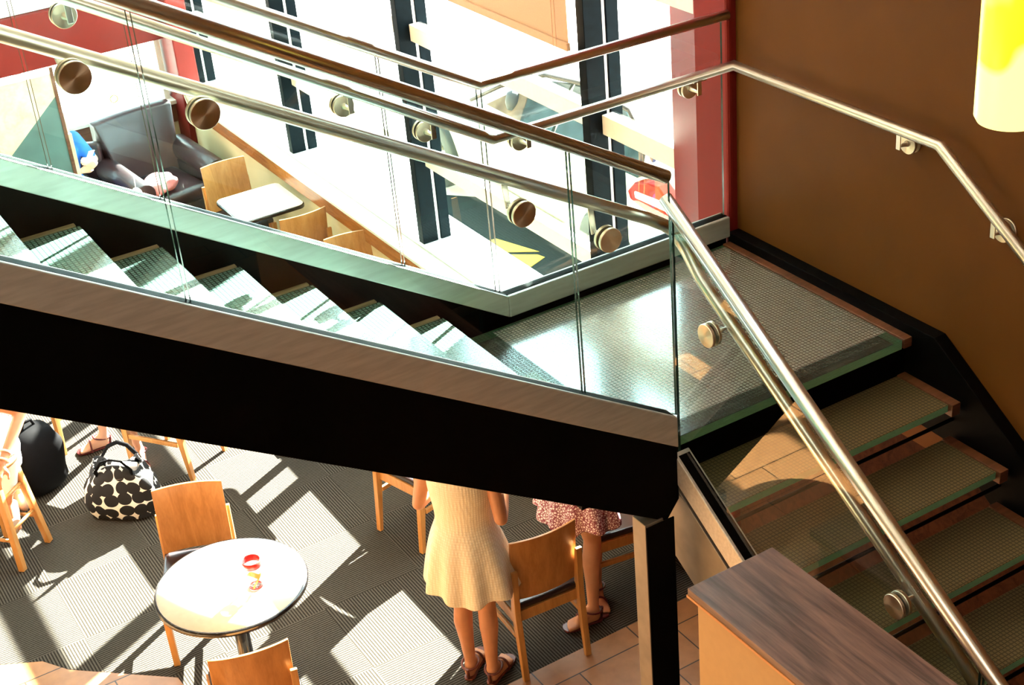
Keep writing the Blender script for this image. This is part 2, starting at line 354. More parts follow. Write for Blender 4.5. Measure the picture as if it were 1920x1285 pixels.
# knee wall below the windows
bm = bm_new(); box(bm, 3.985, 4.4, 5.66, 12.9, 0, .775); struct('wall_window_side', bm, m_cream)
bm = bm_new(); box(bm, 3.955, 4.0, 5.62, 12.6, .775, .888); struct('trim_1', bm, m_apron, bevel=.004)
bm = bm_new(); box(bm, 3.95, 4.5, 5.60, 12.62, .89, .915); struct('trim_2', bm, m_sill, bevel=.004)
bm = bm_new(); box(bm, 4.09, 4.45, 5.60, 12.75, .916, .955); struct('trim_3', bm, m_white, bevel=.004)
# windows : bays between mullions
MY = [6.32, 8.47, 10.62, 12.77]
def mullion(parent, y):
    bm = bm_new(); box(bm, 4.085, 4.20, y-.035, y+.035, .956, 6.6); box(bm, 4.225, 4.30, y-.035, y+.035, .956, 6.6)
    obj('mullion', bm, m_mull, parent, bevel=.003)
    bm = bm_new(); box(bm, 4.20, 4.225, y-.02, y+.02, .956, 6.6); obj('gasket', bm, m_white, parent)
bays = [(5.66, 6.32-.035), (6.355, 8.435), (8.505, 10.585), (10.655, 12.735)]
for i, (ya, yb) in enumerate(bays):
    w = bpy.data.objects.new('window_%d' % (i+1), None); COL.objects.link(w); w['kind'] = 'structure'
    mullion(w, MY[i])
    for zb, zt in ((1.51, 1.61), (2.375, 2.485), (3.22, 3.32), (5.0, 5.1)):
        bm = bm_new(); box(bm, 4.165, 4.235, ya, yb, zb, zt); obj('transom', bm, m_frame, w, bevel=.003)
    bm = bm_new(); box(bm, 4.208, 4.216, ya, yb, .956, 6.6); obj('pane', bm, m_wglass, w)
bm = bm_new(); box(bm, 4.0, 4.5, 5.66, 13.3, 6.6, 7.5); struct('wall_window_header', bm, m_white)
# slim soffit ledge at window head beside the pier
bm = bm_new(); box(bm, 3.99, 4.11, 5.2, 6.9, 3.30, 3.42); box(bm, 3.985, 4.11, 5.2, 6.9, 3.44, 3.47); struct('trim_4', bm, m_white, bevel=.004)
# end wall (far left in view)
bm = bm_new(); box(bm, 2.62, 3.98, 12.9, 13.1, 0, .66); struct('wall_end', bm, m_cream)
bm = bm_new(); box(bm, 2.62, 3.98, 12.88, 12.9, .62, .79); struct('trim_5', bm, m_redwood)
bm = bm_new(); box(bm, 2.55, 3.96, 12.84, 13.2, .795, .83); struct('trim_6', bm, m_white, bevel=.004)
bm = bm_new(); box(bm, 3.93, 4.11, 12.62, 13.1, 0, 7.5); struct('wall_corner_pier', bm, m_red, bevel=.01)
bm = bm_new(); box(bm, .8, 3.93, 12.82, 13.05, 1.41, 1.88); struct('wall_red_header', bm, m_red, bevel=.01)
w = bpy.data.objects.new('window_5', None); COL.objects.link(w); w['kind'] = 'structure'
for x in (2.62, 3.86):
    bm = bm_new(); box(bm, x, x+.05, 12.93, 13.02, .83, 1.41); obj('jamb', bm, m_white, w)
bm = bm_new(); box(bm, 2.67, 3.86, 12.96, 12.966, .83, 1.41); obj('pane', bm, m_wglass, w)
bm = bm_new(); box(bm, .8, 3.93, 12.96, 12.966, 1.88, 3.6); obj('pane', bm, m_wglass, w)
bm = bm_new(); box(bm, .8, 3.93, 12.88, 13.0, 1.885, 2.02); obj('transom', bm, m_white, w, bevel=.003)
bm = bm_new(); box(bm, -3, .8, 12.9, 13.1, 0, 7.5); struct('wall_end', bm, m_dimwall)
bm = bm_new(); box(bm, -3, 4.0, 12.9, 13.1, 3.6, 4.0); box(bm, -3, 4.0, 12.9, 13.1, 6.9, 7.5); box(bm, -3, -.2, 12.9, 13.1, 4.0, 6.9); struct('wall_end_upper', bm, m_dimwall)
w = bpy.data.objects.new('window_6', None); COL.objects.link(w); w['kind'] = 'structure'  # unseen upper window, added so rails and stair reflect sky
bm = bm_new(); box(bm, -.2, 3.93, 12.96, 12.966, 4.0, 6.9); obj('pane', bm, m_wglass, w)  # pane of the added upper window
for x in (-.2, 1.2, 2.6, 3.88):
    bm = bm_new(); box(bm, x, x+.06, 12.91, 13.02, 4.0, 6.9); obj('mullion', bm, m_mull, w)
# the parts of the hall behind the camera
bm = bm_new(); box(bm, -3.2, -3, -4.2, 13.1, 0, 7.5); struct('wall_left', bm, m_dimwall)
bm = bm_new(); box(bm, -3.2, 4.3, -4.2, -4, 0, 7.5); struct('wall_back', bm, m_dimwall)
bm = bm_new(); box(bm, -3.2, 4.5, -4.2, 13.3, 7.5, 7.6); struct('ceiling', bm, m_ceil)
bm = bm_new(); box(bm, -3, .0, -4, 5.1, 3.5, 3.8); box(bm, 0, 4.02, -4, -.6, 3.5, 3.8); struct('floor_upper', bm, m_upperfl)

# ------------------------------------------------------------------ outside ground
bm = bm_new(); box(bm, 4.45, 4.98, -4, 30, -.1, 0); box(bm, -3, 4.45, 13.1, 30, -.1, 0); struct('pavement', bm, m_walk)
bm = bm_new(); box(bm, 4.98, 40, -10, 30, -.14, -.04); struct('road', bm, m_walk)
bm = bm_new(); prism(bm, [(4.985, 8.4), (5.9, 8.4), (6.0, 10.6), (5.35, 11.4), (4.985, 11.1)], 'z', -.04, -.021); struct('road_car_shade', bm, m_carshade)  # car's shade painted as a dark patch on the pale road
def flatpoly(name, pts, z, m, label, cat):
    bm = bm_new(); prism(bm, pts, 'z', z, z+.004); return obj(name, bm, m)
YP = [[(5.22, 10.02), (5.50, 9.98), (5.64, 9.54), (5.24, 9.86)], [(5.22, 9.84), (5.60, 9.50), (5.62, 9.42), (5.32, 9.30)]]
for p in YP:
    o = flatpoly('road_marking', p, -.02, m_yellow, '', ''); o['kind'] = 'structure'

# ------------------------------------------------------------------ STAIRCASE
SX = 2.77
def ztop(x): return 2.421 + .626*max(0, SX-x)
stair = thing('staircase', 'L-shaped open staircase with dotted glass treads, square glass landing and black steel stringers', 'staircase', (2.6, 3.8, 0))
stair_inv = Matrix.Translation(-stair.location)
def spart(name, bm, m, parent=stair, **k):
    if parent is stair: bmesh.ops.transform(bm, matrix=stair_inv, verts=bm.verts)
    return obj(name, bm, m, parent, **k)
XL = -.25; XE = 2.725
# near stringer: dark beam under a steel shoe
bm = bm_new(); prism(bm, [(XL, ztop(XL)-.13), (XE, ztop(XE)-.13), (XE, ztop(XE)-.36), (XE-.06, ztop(XE-.06)-.475), (XL, ztop(XL)-.475)], 'y', 3.735, 3.80)
spart('stringer', bm, m_black, bevel=.004)
bm = bm_new(); prism(bm, [(XL, ztop(XL)), (XE, ztop(XE)), (XE, ztop(XE)-.13), (XL, ztop(XL)-.13)], 'y', 3.727, 3.797)
spart('glass_shoe', bm, m_steel, bevel=.005, label='brushed steel shoe')
bm = bm_new(); prism(bm, [(XL, ztop(XL)+.001), (XE-.01, ztop(XE-.01)+.001), (XE-.01, ztop(XE-.01)-.02), (XL, ztop(XL)-.02)], 'y', 3.741, 3.783)
spart('gasket', bm, m_black)
# far stringer with level run to the wall
bm = bm_new(); prism(bm, [(XL, ztop(XL)-.115), (SX, ztop(SX)-.1), (3.96, 2.32), (3.96, 2.02), (SX-.2, 2.02), (XL, ztop(XL)-.46)], 'y', 4.995, 5.05)
spart('stringer', bm, m_black, bevel=.003)
bm = bm_new(); prism(bm, [(XL, ztop(XL)), (SX, 2.421), (SX, 2.32), (XL, ztop(XL)-.115)], 'y', 4.966, 5.036)
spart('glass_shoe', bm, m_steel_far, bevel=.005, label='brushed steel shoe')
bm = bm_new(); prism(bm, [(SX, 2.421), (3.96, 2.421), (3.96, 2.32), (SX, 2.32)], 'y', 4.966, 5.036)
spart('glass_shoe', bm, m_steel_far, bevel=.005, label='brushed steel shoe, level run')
bm = bm_new(); prism(bm, [(XL, ztop(XL)+.001), (SX, 2.4225), (3.955, 2.4225), (3.955, 2.40), (SX, 2.40), (XL, ztop(XL)-.02)], 'y', 4.981, 5.022)
spart('gasket', bm, m_black)
# lower flight inner stringer (runs toward -y)
SL = .655
def zl(y): return 2.275 + SL*(y-3.745)
YE = .55
bm = bm_new(); prism(bm, [(3.755, zl(3.755)), (YE, zl(YE)), (YE, zl(YE)-.12), (3.755, zl(3.755)-.12)], 'x', 2.72, 2.79)
spart('glass_shoe', bm, m_steel, bevel=.004, label='brushed steel shoe of lower flight')
bm = bm_new(); prism(bm, [(3.74, zl(3.74)+.001), (YE, zl(YE)+.001), (YE, zl(YE)-.02), (3.74, zl(3.74)-.02)], 'x', 2.732, 2.782)
spart('gasket', bm, m_black)
bm = bm_new(); prism(bm, [(3.73, zl(3.73)-.12), (YE, zl(YE)-.12), (YE, zl(YE)-.16), (3.73, zl(3.73)-.16)], 'x', 2.742, 2.79)
spart('shadow_gap', bm, m_black)
bm = bm_new(); prism(bm, [(3.97, zl(3.97)-.16), (YE, zl(YE)-.16), (YE, max(0.005, zl(YE)-.505)), (.62, .005), (.9, .005), (3.97, zl(3.97)-.505)], 'x', 2.728, 2.79)
spart('stringer', bm, m_plate, bevel=.003, label='grey steel stringer of lower flight')
# wall side stringer
def zw(y): return 2.335 if y > 3.70 else 2.335 + .68*(y-3.70)
bm = bm_new(); prism(bm, [(4.99, 2.335), (3.70, 2.335), (.55, max(.2, zw(.55))), (.55, .01), (.95, .01), (3.6, 1.9), (4.99, 1.95)], 'x', 3.965, 4.028)
spart('stringer', bm, m_black, bevel=.004)
# landing front beam
bm = bm_new(); box(bm, 2.79, 3.964, 3.85, 3.93, 2.06, 2.25); box(bm, 2.40, 3.964, 4.90, 4.965, 2.06, 2.25); box(bm, 2.42, 2.50, 3.93, 4.90, 2.06, 2.25)
spart('landing_frame', bm, m_black)
# post
bm = bm_new(); box(bm, 2.562, 2.645, 3.729, 3.812, 0, 2.04)
spart('post', bm, m_plate, bevel=.003, label='grey steel post')
bm = bm_new(); box(bm, 2.562, 2.690, 3.722, 3.7285, 0, 2.03); spart('post_shade_face', bm, m_black, bevel=.002)  # shaded face of the post, painted as a thin black plate
# landing glass
def glass_slab(name, x0, x1, y0, y1, zt, th, gm):
    bm = bm_new(); box(bm, x0, x1, y0, y1, zt-th, zt)
    bm.faces.ensure_lookup_table()
    for f in bm.faces:
        f.normal_update()
        if abs(f.normal.z) < .5: f.material_index = 1
    bmesh.ops.transform(bm, matrix=stair_inv, verts=bm.verts)
    return obj(name, bm, [gm, m_gedge], stair, bevel=.002, seg=1)
ox, oy = stair.location.x, stair.location.y
m_land = tread_glass('landing_glass', (2.66-ox, 3.90-oy), (3.90-ox, 4.935-oy), col=(.33, .33, .29), clear=.10)
m_tread = tread_glass('tread_glass_dotted', (-9, -9), (9, 9), col=(.25, .36, .33), clear=.28)
m_treadl = tread_glass('tread_glass_dotted_dim', (-9, -9), (9, 9), col=(.20, .15, .075), clear=.2)  # lower treads: dimness and brown wall reflection painted into the glass colour
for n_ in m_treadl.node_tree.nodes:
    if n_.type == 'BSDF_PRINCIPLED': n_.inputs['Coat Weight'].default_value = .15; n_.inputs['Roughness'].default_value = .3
glass_slab('landing', 2.405, 3.904, 3.809, 4.955, 2.30, .042, m_land)
bm = bm_new(); box(bm, 3.906, 3.948, 3.80, 4.955, 2.262, 2.306); spart('wood_strip', bm, m_redwood, bevel=.003)
for k in range(9):   # upper flight
    x = 2.436-.27*k; z = 2.452+.169*k
    if z > 3.7: break
    t = glass_slab('tread', x-.29, x, 3.805, 4.935, z, .03, m_tread)
    bm = bm_new(); box(bm, x-.315, x-.012, 4.937, 4.962, z-.045, z+.004); bmesh.ops.transform(bm, matrix=stair_inv, verts=bm.verts)
    obj('wood_block', bm, m_oak, t, bevel=.002)
    bm = bm_new(); box(bm, x-.28, x-.03, 4.80, 4.936, z-.042, z-.034); bmesh.ops.transform(bm, matrix=stair_inv, verts=bm.verts)
    obj('support_plate', bm, m_black, t)
for k in range(1, 12):   # lower flight
    y = 3.809-.262*k; z = 2.30-.1775*k
    if z < .2: break
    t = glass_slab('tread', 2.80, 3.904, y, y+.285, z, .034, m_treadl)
    bm = bm_new(); box(bm, 3.906, 3.950, y-.02, y+.285, z-.05, z+.004); bmesh.ops.transform(bm, matrix=stair_inv, verts=bm.verts)
    obj('wood_block', bm, m_redwood, t, bevel=.002)
    bm = bm_new(); box(bm, 3.80, 3.905, y+.03, y+.26, z-.048, z-.037); bmesh.ops.transform(bm, matrix=stair_inv, verts=bm.verts)
    obj('support_plate', bm, m_black, t)
    bm = bm_new(); tube(bm, [(2.79, y+.03, z-.105), (3.965, y+.03, z-.105)], .008, 10); bmesh.ops.transform(bm, matrix=stair_inv, verts=bm.verts)
    obj('riser_rod', bm, m_black, t)

# ---- glass balustrades
def gpanel(parent, poly, axis, a, b):
    bm = bm_new(); fs = prism(bm, poly, axis, a, b)
    for f in fs[2:]: f.material_index = 1
    return obj('glass_panel', bm, [m_glass, m_edge], parent)
def rcap(x): return 3.392 + .588*(2.70-x)       # cap tube height near flight
bal1 = thing('glass_balustrade', 'clear glass balustrade on the near side of the upper flight, with steel cap tube', 'balustrade')
js = [-.22, 1.072, 2.356, 2.748]
for a, b in zip(js[:-1], js[1:]):
    a += .006; b -= .006
    gpanel(bal1, [(a, ztop(a)-.02), (b, ztop(b)-.02 if b < XE else ztop(b)-.0), (b, rcap(b)), (a, rcap(a))], 'y', 3.756, 3.768)
bm = bm_new(); tube(bm, [(-.3, 3.762, rcap(-.3)), (2.735, 3.762, rcap(2.735))], .0235, 24); obj('cap_tube', bm, m_tube, bal1)
bal2 = thing('glass_balustrade', 'clear glass balustrade on the window side of stair and landing, bent steel cap tube', 'balustrade')
def rcap2(x): return 3.362 + .577*max(0, 2.744-x)
js = [-.2, 1.05, 1.41, 2.32, 2.735]
for a, b in zip(js[:-1], js[1:]):
    a += .006; b -= .006
    gpanel(bal2, [(a, ztop(a)-.02), (b, ztop(b)-.02), (b, rcap2(b)), (a, rcap2(a))], 'y', 4.996, 5.008)
gpanel(bal2, [(2.75, 2.41), (3.95, 2.41), (3.95, 3.362), (2.75, 3.362)], 'y', 4.996, 5.008)
bm = bm_new(); tube(bm, [(-.3, 5.002, rcap2(-.3)), (2.744, 5.002, 3.362), (3.985, 5.002, 3.355)], .022, 24); obj('cap_tube', bm, m_tube, bal2)
bal3 = thing('glass_balustrade', 'clear glass balustrade along the inner side of the lower flight, with steel cap tube', 'balustrade')
for b_ in (bal1, bal2, bal3): b_['group'] = 'glass balustrades of the stair'
def rcap3(y): return 3.262 + .655*(y-3.778)
js = [3.765, 2.35, 1.1]
for a, b in ((3.765, 2.31), (2.295, .7)):
    gpanel(bal3, [(a, zl(a)-.02), (b, zl(b)-.02), (b, rcap3(b)), (a, rcap3(a))], 'x', 2.749, 2.761)
bm = bm_new(); tube(bm, [(2.755, 3.80, rcap3(3.80)), (2.755, .7, rcap3(.7))], .025, 24); obj('cap_tube', bm, m_tube, bal3)

# ---- handrails with disc brackets
disc_me = None
def bracket(parent, p, n, rail, steep):
    """p: centre on the glass plane, n: unit normal towards the rail, rail: point on rail axis"""
    p, n, rail = V(p), V(n), V(rail); Mr = n.to_track_quat('Z', 'Y').to_matrix().to_4x4()
    o = bpy.data.objects.new('bracket', None); COL.objects.link(o); o.parent = parent; o.location = p; o.rotation_euler = Mr.to_euler()
    inv = (Matrix.Translation(p) @ Mr).inverted()
    for s, nm in ((-1, 'outer_disc'), (1, 'inner_disc')):
        bm = bm_new(); z0 = s*.007
        lathe(bm, [(0, z0), (.0415, z0), (.043, z0+s*.002), (.043, z0+s*.011), (.0415, z0+s*.013), (0, z0+s*.013)], 40)
        d = obj(nm, bm, m_disc, o, label=None)
        for f in d.data.polygons: f.use_smooth = False
    bm = bm_new(); r = inv @ rail
    h = r.z
    tube(bm, [(0, 0, .018), (0, 0, .03), (0, 0, h-.018), (0, 0, h-.004)], [.014, .010, .006, .006], 12)
    obj('standoff', bm, m_tube, o)
    bm = bm_new(); e = V((0, 0, h)); q = r - (r-e).normalized()*.022
    u = V((1, 0, 0)); d = (q-e).normalized(); sidev = d.cross(V((0, 0, 1))).normalized()*.011; th = V((0, 0, .003))
    e2 = e - d*.012
    vs = [bm.verts.new(x) for x in (e2-sidev-th, e2+sidev-th, e2+sidev+th, e2-sidev+th, q-sidev-th, q+sidev-th, q+sidev+th, q-sidev+th)]
    for a in ((0, 1, 2, 3), (4, 5, 6, 7), (0, 1, 5, 4), (1, 2, 6, 5), (2, 3, 7, 6), (3, 0, 4, 7)): bm.faces.new([vs[i] for i in a])
    s2 = inv.to_3x3() @ V(steep).normalized()*.035; w2 = V((0, 0, .01)); tt = d*.003
    c = q
    vs = [bm.verts.new(x) for x in (c-s2-w2-tt, c+s2-w2-tt, c+s2+w2-tt, c-s2+w2-tt, c-s2-w2+tt, c+s2-w2+tt, c+s2+w2+tt, c-s2+w2+tt)]
    for a in ((0, 1, 2, 3), (4, 5, 6, 7), (0, 1, 5, 4), (1, 2, 6, 5), (2, 3, 7, 6), (3, 0, 4, 7)): bm.faces.new([vs[i] for i in a])
    obj('arm', bm, m_tube, o, bevel=.002)
hr1 = thing('handrail', 'steel handrail on discs inside the near glass, turning down the lower flight', 'handrail')
def r2z(x): return 3.165 + .575*(2.768-x)
y2 = 3.845; x3 = 2.838
def r3z(y): return 2.667 + .653*(y-3.256)
path = [(-.3, y2, r2z(-.3)), (2.71, y2, r2z(2.71))]
path += [(2.775, y2, 3.155), (2.815, 3.835, 3.12), (x3, 3.80, 3.05)]
path += [(x3, 3.72, r3z(3.72)), (x3, .7, r3z(.7))]
bm = bm_new(); tube(bm, path, .0225, 24); obj('tube', bm, m_tube, hr1)
sl = V((1, 0, -.58))
for x, z in ((.901, 4.191), (1.217, 4.007), (2.172, 3.416), (2.49, 3.223)):
    bracket(hr1, (x, 3.762, z), (0, 1, 0), (x-.01, y2, r2z(x-.01)), sl)
for y, z in ((3.571, 2.848), (2.65, 2.283)):
    bracket(hr1, (2.755, y, z), (1, 0, 0), (x3, y+.01, r3z(y+.01)), (0, 1, .65))
hr2 = thing('handrail', 'steel handrail on discs on the window side glass, continuing along the brown wall', 'handrail')
def r4z(x): return 3.157 + .6*max(0, 2.741-x)
xw = 3.952
bm = bm_new(); tube(bm, [(-.3, 4.92, r4z(-.3)), (2.741, 4.92, 3.157), (xw, 4.92, 3.157), (xw, 3.72, 3.150), (xw, 1.2, 3.150-.675*2.52)], .0215, 24); obj('tube', bm, m_tube, hr2)
for x, z in ((1.211, 4.002), (2.153, 3.435), (2.481, 3.242)):
    bracket(hr2, (x, 5.002, z), (0, -1, 0), (x, 4.92, r4z(x)), sl)
for x, z in ((2.902, 3.086), (3.765, 3.082)):
    bracket(hr2, (x, 5.002, z), (0, -1, 0), (x, 4.92, 3.157), (1, 0, 0))
for y, z, st in ((3.93, 3.082, (0, 1, 0)), (3.44, 2.885, (0, 1, .67))):
    bracket(hr2, (4.017, y, z), (-1, 0, 0), (xw, y, min(3.157, 3.15+.675*(y-3.72))), st)

for h_ in (hr1, hr2): h_['group'] = 'steel handrails of the stair'
# ------------------------------------------------------------------ tall cabinet beside the stair
cab = thing('cabinet', 'tall tan cabinet with a walnut wood top beside the lower flight', 'cabinet', (2.5, 1.6, 0))
bm = bm_new(); box(bm, 2.313-2.5, 2.668-2.5, -.9, 3.142-1.6, 2.222, 2.25); obj('top', bm, m_walnut, cab, bevel=.002)
bm = bm_new(); box(bm, 2.31-2.5, 2.671-2.5, -.903, 3.145-1.6, 2.213, 2.222)
obj('edge_band', bm, m_edgeband, cab)
bm = bm_new(); box(bm, 2.336-2.5, 2.645-2.5, -.89, 3.12-1.6, 0, 2.213); obj('body', bm, m_cabside, cab, bevel=.002)

# ------------------------------------------------------------------ chairs
def make_chair():
    t = thing('dining_chair', 'x', 'chair')
    # front is +y, back at y=-.2 ; width .36-.42
    bm = bm_new(); box(bm, -.195, .195, -.20, .22, .415, .455); obj('seat', bm, m_vinyl, t, bevel=.015, seg=3)
    for nm, (x0, x1, y0, y1) in dict(a=(-.185, .185, .18, .20), b=(-.185, .185, -.205, -.185)).items():
        bm = bm_new(); box(bm, x0, x1, y0, y1, .35, .415); obj('seat_frame', bm, m_leg, t, bevel=.003)
    for s in (-1, 1):
        bm = bm_new(); box(bm, s*.19-.010, s*.19+.010, -.19, .19, .35, .414); obj('seat_frame', bm, m_leg, t, bevel=.003)
        bm = bm_new(); box(bm, s*.19-.009, s*.19+.009, -.19, .19, .25, .28); obj('stretcher', bm, m_leg, t, bevel=.003)
        bm = bm_new(); prism(bm, [(.20, 0), (.225, 0), (.235, .42), (.185, .42)], 'x', s*.19-.017, s*.19+.017); obj('leg', bm, m_leg, t, bevel=.003)
        bm = bm_new(); prism(bm, [(-.26, 0), (-.235, 0), (-.18, .42), (-.215, .69), (-.235, .69), (-.228, .42)], 'x', s*.185-.017, s*.185+.017); obj('leg', bm, m_leg, t, bevel=.003)
    # curved back panel
    bm = bm_new(); n = 12; A = []; B = []
    for i in range(n+1):
        u = -1+2*i/n; x = .19*u; yb = -.205 + .035*(u*u) - .02
        for zz, L in ((.50, 0), (.86, 1)):
            pass
        A.append(((x, yb+.012*0), i)); 
    rows = []
    for z, dy in ((.47, .0), (.86, -.045)):
        for off in (0, .014):
            rows.append([bm.verts.new((.188*(-1+2*i/n), -.20+dy+off+.03*(-1+2*i/n)**2+(.0), z)) for i in range(n+1)])
    a0, a1, b0, b1 = rows
    for i in range(n):
        for q in ((a0[i], a0[i+1], b0[i+1], b0[i]), (a1[i], b1[i], b1[i+1], a1[i+1]), (b0[i], b0[i+1], b1[i+1], b1[i]), (a0[i], a1[i], a1[i+1], a0[i+1])):
            f = bm.faces.new(q); f.smooth = False
    bm.faces.new((a0[0], b0[0], b1[0], a1[0])); bm.faces.new((a0[n], a1[n], b1[n], b0[n]))
    obj('backrest', bm, m_maple, t, bevel=.003)
    return t
chair0 = make_chair(); used = [0]
def place_chair(x, y, rz, label, group='maple cafe chairs'):
    c = chair0 if not used[0] else copy_tree(chair0); used[0] = 1
    c.location = (x, y, 0); c.rotation_euler = (0, 0, rz); tag(c, label, 'chair', group); return c
R = math.radians
place_chair(1.65, 6.66, R(157), 'maple chair facing the camera behind the round table, seat in full sun')
place_chair(1.52, 5.60, R(-13), 'maple chair seen from behind in front of round table, cut by the bottom edge')
place_chair(3.05, 5.53, R(-4), 'maple chair with dark seat beside the cream dress, its back to the camera')
place_chair(3.13, 6.83, R(-75), 'maple chair partly hidden behind the woman in the cream dress')
place_chair(3.72, 5.72, R(80), 'maple chair with dark seat between the patterned dress and the steel post')
place_chair(3.66, 10.86, R(180), 'maple chair facing the small window table, its back toward the leather armchair')
place_chair(3.74, 9.93-.02, R(0), 'maple chair with its back to the camera at near side of the window table')
place_chair(3.80, 8.93, R(168), 'maple chair below the window sill, back to back with the chair at the window table')
place_chair(2.13, 8.48, R(35), 'maple chair standing in the sun behind the polka dot bag')
place_chair(1.62, 9.30, R(120), 'maple chair of which only one leg shows left of the dark red shoes')

# ------------------------------------------------------------------ tables
def round_table():
    t = thing('round_table', 'round pedestal table with white top and black edge in a patch of sun', 'table', (1.642, 6.057, 0))
    bm = bm_new(); lathe(bm, [(0, .742), (.374, .742), (.374, .715), (0, .715)], 64); obj('tabletop', bm, m_ttop, t)
    bm = bm_new(); lathe(bm, [(.372, .7425), (.380, .741), (.386, .730), (.384, .716), (.372, .708), (.360, .710), (.360, .7145), (.372, .7145), (.373, .742), (.372, .7425)], 64); obj('edge_band', bm, m_tedge, t)
    bm = bm_new(); lathe(bm, [(0, .71), (.16, .71), (.16, .70), (.04, .685), (.038, .06), (.06, .04), (.24, .015), (.25, .0), (0, 0)], 40); obj('pedestal', bm, m_tedge, t)
round_table()
def rect_table(name, label, x0, x1, y0, y1, rnd=.05):
    cx, cy = (x0+x1)/2, (y0+y1)/2; t = thing(name, label, 'table', (cx, cy, 0), 0, 'square cafe tables'); hx, hy = (x1-x0)/2, (y1-y0)/2
    def rp(hx, hy, r, n=6):
        P = []
        for sx, sy, a in ((1, 1, 0), (-1, 1, 90), (-1, -1, 180), (1, -1, 270)):
            for i in range(n+1):
                q = R(a+90*i/n); P.append((sx*(hx-r)+r*math.cos(q), sy*(hy-r)+r*math.sin(q)))
        return P
    bm = bm_new(); prism(bm, rp(hx-.008, hy-.008, rnd), 'z', .712, .7425); obj('tabletop', bm, m_ttop, t)
    bm = bm_new(); prism(bm, rp(hx, hy, rnd+.008), 'z', .708, .7385); obj('edge_band', bm, m_tedge, t, bevel=.006)
    bm = bm_new(); box(bm, -.03, .03, -.03, .03, .03, .708); box(bm, -.22, .22, -.03, .03, 0, .03); box(bm, -.03, .03, -.22, .22, 0, .0301); obj('pedestal', bm, m_tedge, t, bevel=.004)
rect_table('cafe_table', 'white topped square table against the window wall, between two maple chairs', 3.40, 3.94, 10.10, 10.65)
rect_table('cafe_table', 'square table hidden under the staircase, casting a rounded shadow on the carpet', 2.54, 3.30, 7.73, 8.48, .07)

# cup on the round table
cup = thing('plastic_cup', 'clear plastic cup with red and orange print standing on the round table', 'cup', (1.735, 5.955, .7435))
bm = bm_new(); lathe(bm, [(0, .002), (.030, .002), (.034, .008), (.044, .16), (.0425, .16), (.0325, .010), (0, .006)], 40); obj('cup_body', bm, m_cup, cup)
bm = bm_new(); lathe(bm, [(.0435, .128), (.0447, .165), (.0462, .165), (.0452, .128), (.0435, .128)], 40); obj('rim_band', bm, m_cupred, cup)
bm = bm_new(); lathe(bm, [(.0305, .0), (.034, .002), (.0345, .010), (.031, .010), (.0305, 0)], 40); obj('base_ring', bm, m_cupred, cup)
def ribbon(pts, w, m, name, par, rfun):
    bm = bm_new(); prev = None
    for a, z, ww in pts:
        r = rfun(z)+.0012; q = R(a)
        A = bm.verts.new((r*math.cos(q), r*math.sin(q), z-ww/2)); B = bm.verts.new((r*math.cos(q), r*math.sin(q), z+ww/2))
        C = bm.verts.new(((r+.001)*math.cos(q), (r+.001)*math.sin(q), z+ww/2)); D = bm.verts.new(((r+.001)*math.cos(q), (r+.001)*math.sin(q), z-ww/2))
        if prev:
            for i in range(4): bm.faces.new((prev[i], prev[(i+1) % 4], (A, B, C, D)[(i+1) % 4], (A, B, C, D)[i]))
        prev = (A, B, C, D)
    obj(name, bm, m, par)
rf = lambda z: .0335+.068*z
ribbon([(-160+i*12, .095+.014*math.sin(i*.6), .035*math.sin(math.pi*(i+.5)/11)) for i in range(11)], 0, m_cuporange, 'orange_swirl', cup, rf)
ribbon([(-60-i*7, .085-i*.007, .018) for i in range(11)], 0, m_cuporange, 'orange_tail', cup, rf)
# drink cup by the armchair
cup2 = thing('drink_cup', 'white lidded cup with straw and orange drink beside the leather armchair', 'cup', (3.02, 11.42, .52))
bm = bm_new(); lathe(bm, [(0, 0), (.03, 0), (.04, .12), (0, .12)], 24); obj('cup_body', bm, m_cuporange, cup2)
bm = bm_new(); lathe(bm, [(.043, .10), (.045, .125), (.042, .16), (.02, .185), (0, .187)], 24); obj('dome_lid', bm, m_whitecloth, cup2)
bm = bm_new(); tube(bm, [(0, 0, .15), (.01, .01, .29)], .005, 8); obj('straw', bm, m_phone, cup2)
st = thing('side_table', 'small low table under the lidded cup beside the armchair', 'table', (3.02, 11.42, 0))
bm = bm_new(); lathe(bm, [(0, .52), (.13, .52), (.13, .50), (0, .50)], 32); obj('tabletop', bm, m_ttop, st)
bm = bm_new(); lathe(bm, [(0, .50), (.02, .50), (.02, .02), (.12, .01), (.12, 0), (0, 0)], 24); obj('pedestal', bm, m_tedge, st)

# ------------------------------------------------------------------ leather armchair
arm = thing('leather_armchair', 'dark brown leather armchair in the corner below the windows', 'armchair', (3.42, 12.05, 0), R(8))
def blob(name, dims, m, parent, bev=.05, **k):
    bm = bm_new(); box(bm, *dims); return obj(name, bm, m, parent, bevel=bev, seg=5, smooth=True, **k)
blob('base', (-.36, .36, -.36, .34, .06, .34), m_leather, arm, .04)
blob('seat', (-.25, .25, -.42, .22, .33, .47), m_leather, arm, .06)
for s in (-1, 1):
    bm = bm_new(); box(bm, s*.345-.085, s*.345+.085, -.40, .30, .05, .52); tube(bm, [(s*.345, -.41, .54), (s*.345, .28, .60)], .10, 24); obj('armrest', bm, m_leather, arm, bevel=.01)
bm = bm_new()
n = 14; rows = []
for z, yy, w_ in ((.40, .20, .27), (.60, .22, .29), (.80, .28, .33), (.98, .34, .37), (1.00, .42, .37), (.8, .44, .37), (.05, .38, .35)):
    rows.append([bm.verts.new((w_*u, yy-.05*abs(u)**2*(1 if z < 1 else .6), z+.0*u)) for u in [-1+2*i/n for i in range(n+1)]])
for a, b in zip(rows[:-1], rows[1:]):
    for i in range(n): f = bm.faces.new((a[i], a[i+1], b[i+1], b[i])); f.smooth = True
